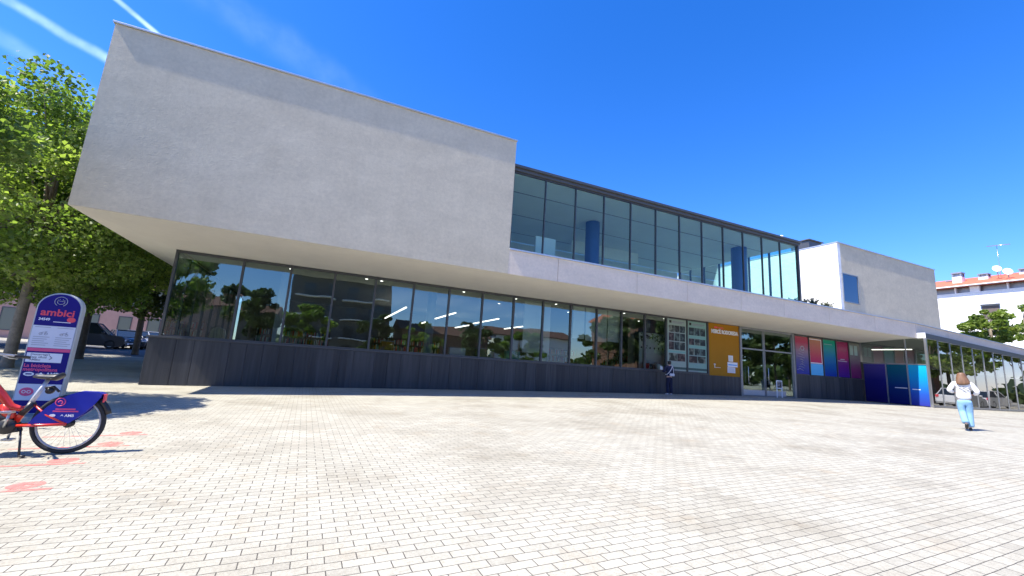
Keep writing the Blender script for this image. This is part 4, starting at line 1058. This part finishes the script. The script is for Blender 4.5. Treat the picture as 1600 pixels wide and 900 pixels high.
    for q in (-1, 1): obj('grip', MB().tube([(.745, q * .245, R + .755), (.66, q * .37, R + .735)], .019, 10), M['plastic'], t)
    mb = MB()
    for q in (-1, 1): mb.tube([(.80, q * .17, R + .75), (.78, q * .24, R + .725), (.74, q * .32, R + .715)], .007, 6)
    obj('brake_lever', mb, M['steel'], t)
    mb = MB(); mb.box(.93, 1.20, -.17, .17, R + .52, R + .53)
    for q in (-1, 1): mb.prism([(.93, R + .53), (1.20, R + .53), (1.25, R + .70), (.90, R + .70)], 'y', q * .17, q * .176)
    mb.prism([(-.17, R + .53), (.17, R + .53), (.17, R + .70), (-.17, R + .70)], 'x', 1.205, 1.212)
    obj('basket', mb, M['signwhite'], t, bevel=.004)
    mb = MB(); mb.tube([(WB + .375 * math.cos(a), 0, R + .375 * math.sin(a)) for a in [R_(25 + 14 * k) for k in range(9)]], .022, 8); obj('front_mudguard', mb, M['plastic'], t)
    return t
def bk(x, y): return (x, y, gz(x, y) + .002)
b1 = make_bike(bk(-2.62, 7.0), R_(180), 'red hire bike with blue rear skirt guard parked in front of the totem')
b2 = copy_tree(b1); b2.location = bk(-4.52, 8.1); b2.rotation_euler = (0, 0, R_(98)); b2['label'] = 'hire bike whose black handlebar reaches in at the left edge behind the totem foot'
b3 = copy_tree(b1); b3.location = bk(-3.25, 5.5); b3.rotation_euler = (0, 0, R_(180)); b3['label'] = 'hire bike beyond the left edge whose shadow touches the red ground marks'

# worn red marks on the paving, one per bay
for i, (x, y) in enumerate(((-2.30, 5.62), (-2.45, 6.62), (-2.36, 7.55), (-2.40, 8.35))):
    mb = MB(); n = 20
    vs = [(x + .13 * math.cos(2 * math.pi * k / n), y + .13 * math.sin(2 * math.pi * k / n)) for k in range(n)] + [(x + .02 * math.cos(2 * math.pi * k / n), y + .02 * math.sin(2 * math.pi * k / n)) for k in range(n)]
    mb.add([(a, b, gz(a, b) + .004) for a, b in vs], [(k, (k + 1) % n, n + (k + 1) % n, n + k) for k in range(n)])
    mb.add([(a, b, gz(a, b) + .004) for a, b in ((x - .9, y - .2), (x + .25, y - .2), (x + .25, y - .14), (x - .9, y - .14))], [(0, 1, 2, 3)])
    o = obj('ground_mark', mb, M['paintred'])
    tag(o, ('worn red circle and line on the paving nearest the camera', 'worn red circle painted under the rear wheel of the bike', 'worn red circle just behind the rear wheel of the bike', 'worn red circle farthest from the camera')[i], 'ground marking', 'red dock marks painted on the paving')

# ------------------------------------------------------------------ totem
def totem():
    X0, Y0, W, D, H = -4.80, 10.6, .63, .16, 2.20
    t = empty('information_totem', (X0 + W / 2, Y0, gz(X0 + W / 2, Y0) - .02), R_(2), 'tall round topped blue and white bike hire totem with a grey casing', 'sign')
    h = W / 2
    def outline(w, z0, top):
        r = w; p = [(-w, z0), (w, z0)]
        for k in range(17):
            a = math.pi * k / 16; p.append((r * math.cos(a), top - r * .92 + r * .92 * math.sin(a)))
        return p
    obj('casing', MB().prism(outline(h, 0, H), 'y', 0, D, smooth=False), M['signgrey'], t, bevel=.012)
    obj('face', MB().prism(outline(h - .025, .03, H - .025), 'y', -.006, -.0005), M['signblue'], t)
    def zy(y): return H - (y - 449) * (H / 192)
    def pan(name, x0, x1, ya, yb, mt_, d=.003): return obj(name, MB().box(x0, x1, -.006 - d, -.0062, zy(yb), zy(ya)), mt_, t)
    w = h - .025
    p1 = pan('info_panel', -w, w, 503, 538, M['signwhite'])
    mb = MB()
    for cx in (-.145, .155):
        for q in range(5): mb.box(cx - .11, cx + .11 - .03 * (q % 3), -.0105, -.0092, zy(521.5 + 3.2 * q), zy(520.4 + 3.2 * q))
    mb.box(-.26, -.05, -.0105, -.0092, zy(506), zy(505)); mb.box(.04, .26, -.0105, -.0092, zy(506), zy(505))
    obj('printed_lines', mb, M['ink_lgrey'], p1)
    mb = MB()
    for cx in (-.13, .15):
        for q in (-.035, .035): mb.tube([(cx + q + .022 * math.cos(a), -.0095, zy(516) + .02 * math.sin(a)) for a in [k * .7854 for k in range(8)]], .0035, 4, closed=True)
        mb.tube([(cx - .035, -.0095, zy(516)), (cx - .01, -.0095, zy(513.4)), (cx + .03, -.0095, zy(513.2)), (cx + .035, -.0095, zy(516))], .004, 4); mb.tube([(cx + .02, -.0095, zy(512)), (cx + .045, -.0095, zy(512.2))], .004, 4)
    obj('bike_icon', mb, M['ink_grey'], p1)
    pan('pink_strip', -w, w, 538.5, 543.5, M['ink_pink'])
    p2 = pan('app_panel', -w + .015, w - .09, 546, 560.5, M['ink_white'])
    for k, s_ in enumerate(("Descarrega't", "l'app oficial", "AMBici")): text('lettering', s_, .05, M['ink_grey'], p2, (-.225, -.0095, zy(549.8 + 4.2 * k)), bold=.0012, depth=.0006)
    mb = MB(); mb.tube([(.035, -.0095, zy(550.5)), (.065, -.0095, zy(553.2)), (.035, -.0095, zy(556))], .008, 5); obj('arrow', mb, M['ink_grey'], p2)
    for k, s_ in enumerate(('La bicicleta', 'metropolitana')): text('lettering', s_, .082, M['ink_pink'], t, (-w + .012, -.0075, zy(568.2 + 5.8 * k)), bold=.0022, depth=.0006, sx=.98)
    mb = MB(); mb.prism([(-.185 + .072 * math.cos(k * .5236), zy(579) + .036 * math.sin(k * .5236)) for k in range(12)], 'y', -.009, -.0062)
    mb.prism([(-.07, zy(581)), (-.028, zy(576)), (.014, zy(581)), (-.006, zy(581)), (-.028, zy(578.6)), (-.05, zy(581))], 'y', -.009, -.0062)
    obj('emblem', mb, M['ink_white'], t)
    obj('emblem_bar', MB().box(-.225, -.145, -.0108, -.0092, zy(580), zy(578)), M['signblue'], t)
    text('lettering', 'AMB', .085, M['ink_white'], t, (.04, -.0075, zy(581.3)), bold=.003, depth=.0006)
    p3 = pan('lower_panel', -w, w, 594, 619, M['signwhite'])
    mb = MB(); mb.prism([(-.155 + .095 * math.cos(k * .3927), zy(606) + .075 * math.sin(k * .3927)) for k in range(16)], 'y', -.011, -.0092); r_ = obj('round_mark', mb, M['ink_pink'], p3)
    mb = MB()
    for q in (-.033, .033): mb.tube([(-.155 + q + .024 * math.cos(a), -.0112, zy(606) + .024 * math.sin(a)) for a in [k * .7854 for k in range(8)]], .006, 4, closed=True)
    obj('white_rings', mb, M['ink_white'], r_)
    text('lettering', 'ambici', .178, M['ink_red'], t, (-w + .052, -.0075, zy(486.5)), bold=.004, depth=.0008, sx=1.02)
    mb = MB(); mb.prism([(.20 + .062 * math.cos(k * .3927), zy(491.5) + .048 * math.sin(k * .3927)) for k in range(16)], 'y', -.009, -.0062)
    obj('red_badge', mb, M['ink_red'], t)
    text('lettering', '34549', .062, M['ink_white'], t, (-w + .045, -.0075, zy(494.5)), bold=.002, depth=.0006)
    obj('white_line', MB().box(-.04, .20, -.009, -.0062, zy(496.6), zy(495.6)), M['ink_white'], t)
    mb = MB(); zc = zy(463)
    mb.tube([(.088 * math.cos(a), -.0075, zc + .088 * math.sin(a)) for a in [R_(-60 + 20 * k) for k in range(16)]], .005, 5)
    mb.tube([(.05 * math.cos(a), -.0075, zc - .01 + .042 * math.sin(a)) for a in [math.pi + k * .3927 for k in range(9)]], .005, 5)
    for q in (-1, 1): mb.tube([(q * .05, -.0075, zc - .01), (q * .045, -.0075, zc + .03), (q * .02, -.0075, zc + .005), (0, -.0075, zc + .01)], .005, 5); mb.tube([(q * .022, -.0075, zc + .03), (q * .022, -.0075, zc + .048)], .005, 5)
    obj('plug_icon', mb, M['ink_lgrey'], t)
    obj('foot', MB().box(-h - .03, h + .03, -.04, D + .04, -.03, .035), M['steel'], t, bevel=.008)
totem()

# ------------------------------------------------------------------ cars
def make_car(loc, rz, label, paint, L=4.2, W=1.75, H=1.48, kind='hatch', group='cars parked along the street'):
    t = empty('parked_car', loc, rz, label, 'car', group)
    l = L / 2
    if kind == 'van':   prof = [(-l, .35), (-l + .02, .95), (-l + .05, 1.0), (l - .75, 1.02), (l - .25, .86), (l, .62), (l - .02, .32)]; cab = (-l + .03, l - .75, -l + .10, l - 1.45)
    elif kind == 'suv': prof = [(-l, .42), (-l + .03, 1.0), (l - 1.15, 1.02), (l - .15, .90), (l, .7), (l - .03, .36)]; cab = (-l + .05, l - 1.05, -l + .28, l - 1.75)
    else:               prof = [(-l, .38), (-l + .05, .92), (l - 1.15, .92), (l - .25, .76), (l, .55), (l - .03, .28)]; cab = (-l + .12, l - .95, -l + .75, l - 1.85)
    zb = prof[2][1]
    # lower body lofted in plan: narrower towards the ends and sills
    mb = MB(); vs = []; sec = ((-1, .93), (-.97, 1), (.97, 1), (1, .93))
    prof2 = [(-l + .08, .22)] + prof + [(l - .12, .2)]
    n = len(prof2)
    for f, _ in ((-1, 0), (-.86, 0), (.86, 0), (1, 0)):
        for (x, z) in prof2:
            k = 1 if abs(f) < .9 else .965
            vs.append((x * k, f * W / 2, zb * .45 + (z - zb * .45) * (1 if abs(f) < .9 else .93)))
    fs = [(i * n + j, i * n + (j + 1) % n, (i + 1) * n + (j + 1) % n, (i + 1) * n + j) for i in range(3) for j in range(n)] + [tuple(range(n)), tuple(range(3 * n, 4 * n))[::-1]]
    mb.add(vs, fs)
    obj('body', mb, paint, t, bevel=.05, seg=3)
    a, b, c, d = cab; w0, w1 = W / 2 * .93, W / 2 * .74
    z1 = H
    P = [(a, -w0, zb - .01), (b, -w0, zb - .01), (b, w0, zb - .01), (a, w0, zb - .01), (c, -w1, z1 - .05), (d, -w1, z1 - .05), (d, w1, z1 - .05), (c, w1, z1 - .05)]
    mb = MB().add(P, [(0, 1, 5, 4), (1, 2, 6, 5), (2, 3, 7, 6), (3, 0, 4, 7)])
    obj('glazing', mb, M['carglass'], t)
    mb = MB()
    for s_ in (-1, 1):
        for (xa, xb, r) in ((a, c, .05), (b, d, .045), ((a + b) / 2 - .1, (c + d) / 2 - .05, .04), ):
            mb.tube([(xa, s_ * (w0 + .002), zb - .01), (xb, s_ * (w1 + .002), z1 - .05)], r, 6)
    mb.box(c - .04, d + .04, -w1 - .03, w1 + .03, z1 - .055, z1)
    obj('roof', mb, paint, t, bevel=.03)
    for x in (-l + .78, l - .82):
        for s_ in (-1, 1):
            wl = obj('wheel', MB().lathe([(.2, -.09), (.30, -.09), (.325, -.06), (.325, .06), (.30, .09), (.2, .09)], (x, s_ * (W / 2 - .09), .325), 'y', 22), M['tyre'], t)
            obj('rim', MB().lathe([(.001, -.075), (.205, -.085), (.205, .085), (.001, .075)], (x, s_ * (W / 2 - .085), .325), 'y', 14, smooth=False), M['silver'], wl)
    for s_ in (-1, 1):
        obj('headlight', MB().box(l - .16, l + .0, s_ * (W / 2 - .2) - .16, s_ * (W / 2 - .2) + .16, .60, .72), M['ink_white'], t, bevel=.03)
        obj('tail_light', MB().box(-l - .012, -l + .1, s_ * (W / 2 - .14) - .1, s_ * (W / 2 - .14) + .1, .72, .92), M['ink_red'], t, bevel=.02)
        obj('mirror', MB().box(b - .32, b - .16, s_ * (W / 2 + .08) - .08, s_ * (W / 2 + .08) + .08, zb + .03, zb + .16), paint, t, bevel=.03)
    obj('bumper', MB().box(l - .08, l + .03, -W / 2 + .1, W / 2 - .1, .24, .42), M['plastic'], t, bevel=.03)
    obj('number_plate', MB().box(l + .031, l + .045, -.26, .26, .36, .47), M['ink_white'], t)
    return t
P_ = lambda n, c, r=.3: mk(n, c, r, coat=.6)
dk = P_('dark_car_paint', (.012, .014, .02)); nv = P_('navy_car_paint', (.014, .022, .11)); slv = P_('silver_car_paint', (.30, .32, .35)); wht = P_('white_car_paint', (.70, .71, .72))
def on(x, y): return (x, y, gz(x, y) + .005)
make_car(on(-15.4, 41.0), R_(8), 'black off road car parked left of the trunk behind the totem', dk, 4.4, 1.85, 1.8, 'suv')
make_car(on(-14.2, 43.8), R_(-60), 'dark saloon with a bluish windscreen parked in the middle of the row', dk, 4.2, 1.75, 1.46)
make_car(on(-14.2, 46.0), R_(-70), 'silver car half hidden by the thin trunk', slv, 4.1, 1.75, 1.5)
make_car(on(-14.0, 49.0), R_(-60), 'white hatchback showing beside the dark library corner', wht, 4.0, 1.75, 1.5)
make_car(on(-16.6, 27.8), R_(4), 'dark navy van at the far left edge behind the pale trunk', nv, 4.8, 1.9, 1.95, 'van')

# ------------------------------------------------------------------ buildings round the square
def grid_building(name, loc, rz, W, D, H, mat, label, wins, cat='building', roof=None, balcony=None, winmat=None, group=None, rmat=None):
    """front face looks along local -y; wins: (x0,x1,z0,z1)"""
    t = empty(name, loc, rz, label, cat, group)
    obj('wall', MB().box(0, W, 0, D, -.6, H), mat, t)
    for x0, x1, z0, z1 in wins:
        mb = MB(); f = .07
        mb.box(x0, x0 + f, -.05, -.002, z0, z1); mb.box(x1 - f, x1, -.05, -.002, z0, z1); mb.box(x0 + f, x1 - f, -.05, -.002, z1 - f, z1); mb.box(x0 + f, x1 - f, -.05, -.002, z0, z0 + f)
        o = obj('window', mb, M['frame'], t)
        obj('pane', MB().box(x0 + f, x1 - f, -.02, -.003, z0 + f, z1 - f), winmat or M['carglass'], o)
    if balcony:
        for x0, x1, z in balcony:
            b = obj('balcony', MB().box(x0, x1, -1.2, -.055, z - .15, z), M['white_b'], t)
            mb = MB(); mb.box(x0, x1, -1.2, -1.16, z + .95, z + 1.0)
            k = x0
            while k < x1: mb.box(k, k + .03, -1.19, -1.17, z + .001, z + .949); k += .14
            obj('railing', mb, M['frame'], b)
    if roof:
        r = MB(); r.prism([(-.6, H + .003), (D + .6, H + .003), (D + .6, H + .15), (D / 2, H + roof), (-.6, H + .15)], 'x', -.5, W + .5); obj('roof', r, rmat or M['tile'], t)
    return t
door = mk('brown_door_paint', (.06, .035, .028), .5); shut = mk('grey_green_shutter', (.17, .18, .13), .6)
w_ = [];
t = grid_building('terraced_house', (-40, 56, gz(-14, 50) - .1), R_(3), 31.5, 9, 7.2, M['pink'], 'low pinkish rendered building with shuttered openings behind the parked cars',
              [(x, x + 1.1, .9, 3.1) for x in (3, 6, 9, 12, 15, 18, 20.6, 23)] + [(x, x + 1.1, 4.2, 6.2) for x in (3, 6, 9, 12, 15, 18, 20.6, 23, 26, 29)], roof=1.4, winmat=shut)
for x in (25.6, 28.6):
    o = obj('door', MB().box(x, x + 1.2, -.06, -.002, 0, 2.8), door, t, bevel=.01); obj('handle', MB().tube([(x + .15, -.065, 1.2), (x + .15, -.09, 1.2), (x + .15, -.09, 1.35)], .015, 6), M['steel'], o)
grid_building('apartment_building', (-70, 62, .4), R_(0), 24, 12, 11, M['white_b'], 'pale apartment building glimpsed through the trees at the far left', [(2 + 3.2 * i, 3.5 + 3.2 * i, .9 + 3 * k, 2.4 + 3 * k) for i in range(7) for k in range(3)])
t = empty('notice_board', (-16.4, 24.6, gz(-16.4, 24.6)), R_(20), 'small white notice board on posts above the navy van at the left edge', 'notice board')
obj('board', MB().box(-.45, .45, -.02, .02, 2.05, 2.65), M['paper'], t); mb = MB()
for q in (-.4, .4): mb.tube([(q, .04, -.2), (q, .04, 2.6)], .03, 8)
obj('post', mb, M['steel'], t)
obj('red_patch', MB().box(-.42, -.25, -.024, -.0205, 2.2, 2.5), M['ink_red'], t)

# white neighbour with the red tiled roof, its long face turned to the sun
M['recess'] = mk('brown_recess_shade', (.11, .085, .07), .7, var=.1)  # shade of the window recess put into the colour of a flat pane
t = empty('white_apartment_building', (75, 12, 0), 0, 'tall white building with a red tiled roof behind the right end of the library', 'building')
obj('wall', MB().box(0, 12, 0, 60, -1, 14.05), M['white_b'], t)
mb = MB(); mb.box(.6, 11.4, .5, 59.5, 14.053, 14.95); obj('attic_wall', mb, M['frame2'], t)
mb = MB(); mb.box(-.05, .0 + .25, 0, 60, 14.055, 14.20)
for y in (7.5, 9.5, 12.0, 14.2, 16.9): mb.box(-.03, .3, y, y + (.9 if y == 12.0 else .15), 14.201, 14.94)
obj('gallery_parapet', mb, M['white_b'], t)
mb = MB(); mb.prism([(-.75, 14.98), (12.7, 14.98), (12.7, 15.06), (5.9, 17.2), (-.75, 15.06)], 'y', -.6, 60.6); obj('roof', mb, M['tile'], t)
mb = MB(); mb.tube([(-.80, -.6, 15.0), (-.80, 60.6, 15.0)], .08, 8); obj('gutter', mb, M['ink_white'], t)
for y, wd in ((10.45, 1.65), (28, 1.5), (36, 1.5), (44, 1.5)):
    mb = MB(); mb.box(-.012, -.002, y, y + wd, 8.6, 12.4); o = obj('window', mb, M['frame2'], t)
    obj('pane', MB().box(-.02, -.013, y + .08, y + wd - .08, 8.7, 12.3), M['recess'], o)
    obj('window_hood', MB().box(-.35, -.003, y - .05, y + wd + .05, 12.42, 12.5), M['frame2'], o)
obj('band_course', MB().box(-.03, -.003, 11.5, 60, 10.42, 10.5), M['coping'], t)
for y, x, wd, zb_, h_ in ((14.75, 2.2, .95, 15.2, 2.25), (12.45, 2.8, .9, 15.4, 1.6), (16.2, 4.2, .8, 15.6, 1.2), (9.0, 4.0, 1.2, 15.6, 1.7)):
    c = obj('chimney', MB().box(x, x + wd, y - wd / 2, y + wd / 2, zb_, zb_ + h_ * .72), M['white_b'], t)
    mb = MB()
    for a_ in (0, 1):
        for b_ in (0, 1): mb.box(x + a_ * (wd - .15), x + .15 + a_ * (wd - .15), y - wd / 2 + b_ * (wd - .15), y - wd / 2 + .15 + b_ * (wd - .15), zb_ + h_ * .72 + .001, zb_ + h_ * .92)
    mb.box(x + .16, x + wd - .16, y - wd / 2 + .16, y + wd / 2 - .16, zb_ + h_ * .72 + .001, zb_ + h_ * .915)
    mb.box(x - .06, x + wd + .06, y - wd / 2 - .06, y + wd / 2 + .06, zb_ + h_ * .92 + .001, zb_ + h_)
    obj('chimney_cap', mb, M['frame2'], c)
def dish(loc, label, r):
    t = empty('satellite_dish', loc, 0, label, 'satellite dish', 'satellite dishes on the red roof')
    mb = MB(); vs = []; n = 20
    for i in range(5):
        q = i / 4
        for k in range(n):
            a = 2 * math.pi * k / n; vs.append((-.22 + .22 * q * q * 1.0, r * q * math.cos(a), r * .95 * q * math.sin(a)))
    fs = [(i * n + k, i * n + (k + 1) % n, (i + 1) * n + (k + 1) % n, (i + 1) * n + k) for i in range(4) for k in range(n)]
    mb.add([(-v[0] - .22, v[1], v[2]) for v in vs], fs, 0, True)
    d = obj('reflector', mb, M['ink_white'], t); d.rotation_euler = (0, R_(14), R_(38)); d.location = (-.2, 0, .1)
    s = d.modifiers.new('thick', 'SOLIDIFY'); s.thickness = .03
    mb = MB(); mb.tube([(0, 0, .05), (.12, 0, -.3), (.12, 0, -1.6)], .05, 8); obj('mast', mb, M['steel'], t)
    mb = MB(); mb.tube([(-.1, -.0, -.5), (-.75, -.35, -.15)], .02, 6); mb.sphere((-.75, -.35, -.12), .07); obj('feed_arm', mb, M['plastic'], t)
dish((76.6, 22.75, 16.95), 'upper left one of the two white satellite dishes above the red tiles', .42)
dish((76.2, 21.75, 16.35), 'lower right one of the two white satellite dishes above the red tiles', .44)
t = empty('rooftop_aerial', (78, 22.9, 16.2), 0, 'spindly television aerial above the satellite dishes', 'aerial')
obj('mast', MB().tube([(0, 0, 0), (0, 0, 4.3)], .025, 6), M['steel'], t)
mb = MB(); mb.tube([(0, -1.2, 4.2), (0, .9, 4.35)], .03, 6)
for q in range(8): mb.tube([(-.35, -1.1 + .27 * q, 4.2 + .02 * q), (.35, -1.1 + .27 * q, 4.2 + .02 * q)], .018, 5)
obj('elements', mb, M['steel'], t)

# ------------------------------------------------------------------ across the square: what the glass mirrors
dtile = mk('old_dark_roof_tile', (.12, .055, .04), .9, var=.2)
wn = [(1 + 3.4 * i, 2.6 + 3.4 * i, 1.0 + 3.0 * k, 3.0 + 3.0 * k) for i in range(4) for k in range(6)]
grid_building('apartment_block', (9.5, -36, 0), R_(180), 14.5, 12, 19.5, mk('grey_block_render', (.12, .115, .11), .9, var=.1), 'grey apartment block with balconies across the square, mirrored in the library glass', wn, balcony=[(.5, 6.6, 4 + 3 * k) for k in range(5)] + [(7.6, 13.8, 4 + 3 * k) for k in range(5)])
grid_building('low_house', (27, -38, 0), R_(180), 15, 10, 6.0, M['brick'], 'low brick house with a tiled roof across the square', [(1.2 + 3 * i, 2.5 + 3 * i, 1, 2.6) for i in range(4)], roof=2.0, rmat=dtile)
grid_building('low_house', (48, -42, 0), R_(180), 18, 10, 7.5, M['white_b'], 'low white house with a tiled roof across the square', [(1.2 + 3 * i, 2.5 + 3 * i, 1, 2.6) for i in range(5)], roof=2.0, rmat=dtile)
grid_building('low_house', (-8, -44, 0), R_(180), 20, 10, 6.5, mk('dark_render', (.14, .12, .11), .9), 'low dark house with a tiled roof across the square', [(1.2 + 3 * i, 2.5 + 3 * i, 1, 2.6) for i in range(6)], roof=2.0, rmat=dtile)
G2 = 'trees across the square mirrored in the glass'
for i, (x, y, cz_, r_) in enumerate(((-7, -15, 4.8, 3.0), (-1.5, -19, 4.6, 2.8), (6, -16, 3.6, 2.6), (12, -20, 3.6, 2.8), (18, -15, 3.4, 2.6), (25, -18, 3.8, 3.0))):
    tree('square_tree', at(x, y), 7, cz_, (r_, r_, r_ * .85), 3600, 70 + i, M['leaf'] if i % 2 else M['leafd'], M['barkd'], ('tree opposite the left corner of the library', 'tree opposite the second pane of the library', 'small tree opposite the fourth pane of the library', 'small tree opposite the strip lamps of the library', 'small tree opposite the white partition of the library', 'tree opposite the bird board of the library')[i], group=G2, leaf=.36, clusters=18)
def palm(loc, label):
    t = empty('palm_tree', loc, 0, label, 'palm'); tr = MB(); tr.tube([(0, 0, -.1), (.05, .02, 3), (.1, 0, 6.2)], [.28, .22, .24], 10); obj('trunk', tr, M['barkd'], t)
    rr = random.Random(2); mb = MB()
    for k in range(34):
        a = rr.uniform(0, 6.28); el = rr.uniform(-.5, 1.2); d = Vector((math.cos(a), math.sin(a), 0)); p0 = Vector((.1, 0, 6.2)); pts = []
        for q in range(7):
            u = q / 6; pts.append(p0 + d * (2.3 * u * math.cos(el * .6)) + Vector((0, 0, 2.0 * u * math.sin(el) - 1.3 * u * u)))
        sd = Vector((-d.y, d.x, 0))
        for q in range(6):
            m_ = pts[q].lerp(pts[q + 1], .5); wv = .5 * math.sin(math.pi * (q + .7) / 7)
            for s_ in (-1, 1): mb.add([pts[q], pts[q + 1], m_ + sd * s_ * wv + Vector((0, 0, -.25))], [(0, 1, 2)])
    obj('fronds', mb, M['leafd'], t)
palm(at(19.5, -23), 'palm tree across the square mirrored in the glass beside the white partition')
# to the right of the square, mirrored in the corner box
G3 = 'street trees right of the square mirrored in the corner box'
for i, (x, y) in enumerate(((59, 4.0), (68, 2.5), (78, 5.0), (86, 7.5))):
    tree('street_tree', at(x, y), 8, 5.8, (3.6, 3.2, 3.0), 5000, 90 + i, M['leaf'], M['barkd'], ('street tree nearest the corner box', 'second street tree beyond the corner box', 'third street tree beyond the corner box', 'farthest street tree beyond the corner box')[i], group=G3, leaf=.36, clusters=22)
make_car(on(50.0, 9.4), R_(2), 'white car parked right of the square, mirrored in the corner box', wht, 4.2, 1.75, 1.48, group='cars mirrored in the corner box')
make_car(on(56.5, 9.0), R_(2), 'white estate car parked behind the first mirrored car', wht, 4.5, 1.8, 1.5, group='cars mirrored in the corner box')
grid_building('brick_house', (52, -13, 0), R_(180), 12, 9, 9, M['brick'], 'brick house right of the square, mirrored in the corner box', [(1 + 2.8 * i, 2.4 + 2.8 * i, 1 + 3 * k, 2.6 + 3 * k) for i in range(4) for k in range(3)], roof=1.8)
grid_building('corner_house', (88, -10, 0), R_(150), 20, 9, 11, M['brick'], 'tall brick house behind the street trees, mirrored in the corner box', [(1 + 2.8 * i, 2.4 + 2.8 * i, 1 + 3 * k, 2.6 + 3 * k) for i in range(6) for k in range(3)], roof=1.8)


G4 = 'tall trees right of the square mirrored in the entrance doors'
for i, (x, y, cz_, r_) in enumerate(((41, -5, 5.4, 3.6), (50, -9, 6.0, 4.0), (34, -10, 5.2, 3.4), (60, -7, 6.2, 4.0), (70, -12, 6.4, 4.2))):
    tree('tall_tree', at(x, y), 9, cz_, (r_, r_, r_ * .9), 4200, 120 + i, M['leafd'], M['barkd'], ('tall tree mirrored in the left entrance door', 'tall tree mirrored in the right entrance door', 'tall tree mirrored in the window left of the ochre panel', 'tall tree mirrored behind the coloured films', 'tall tree farthest right of the square')[i], group=G4, leaf=.40, clusters=24)
tree('plane_tree', at(-8.9, 2.2), 8, 5.0, (2.5, 2.4, 2.2), 5000, 140, M['leaf'], M['bark'], 'plane tree beyond the left edge mirrored in the first library pane', group=G, trunk_r=.14, leaf=.24)
# far belt of trees closing the view round the square
rr = random.Random(77); pts = []
for k in range(9000):
    a = R_(150 + 260 * rr.random()); d = rr.uniform(118, 150); hmax = 7 + 3.5 * math.sin(a * 9) + 2.5 * math.sin(a * 23 + 1)
    pts.append((d * math.cos(a), d * math.sin(a), rr.random() ** .7 * hmax, rr.random()))
v, f, tone = leaf_cloud(pts, 2.4, 5)
o = leaf_obj('distant_trees', v, f, tone, M['leafd'], None); tag(o, 'far belt of trees closing the horizon round the square', 'trees', kind='stuff')
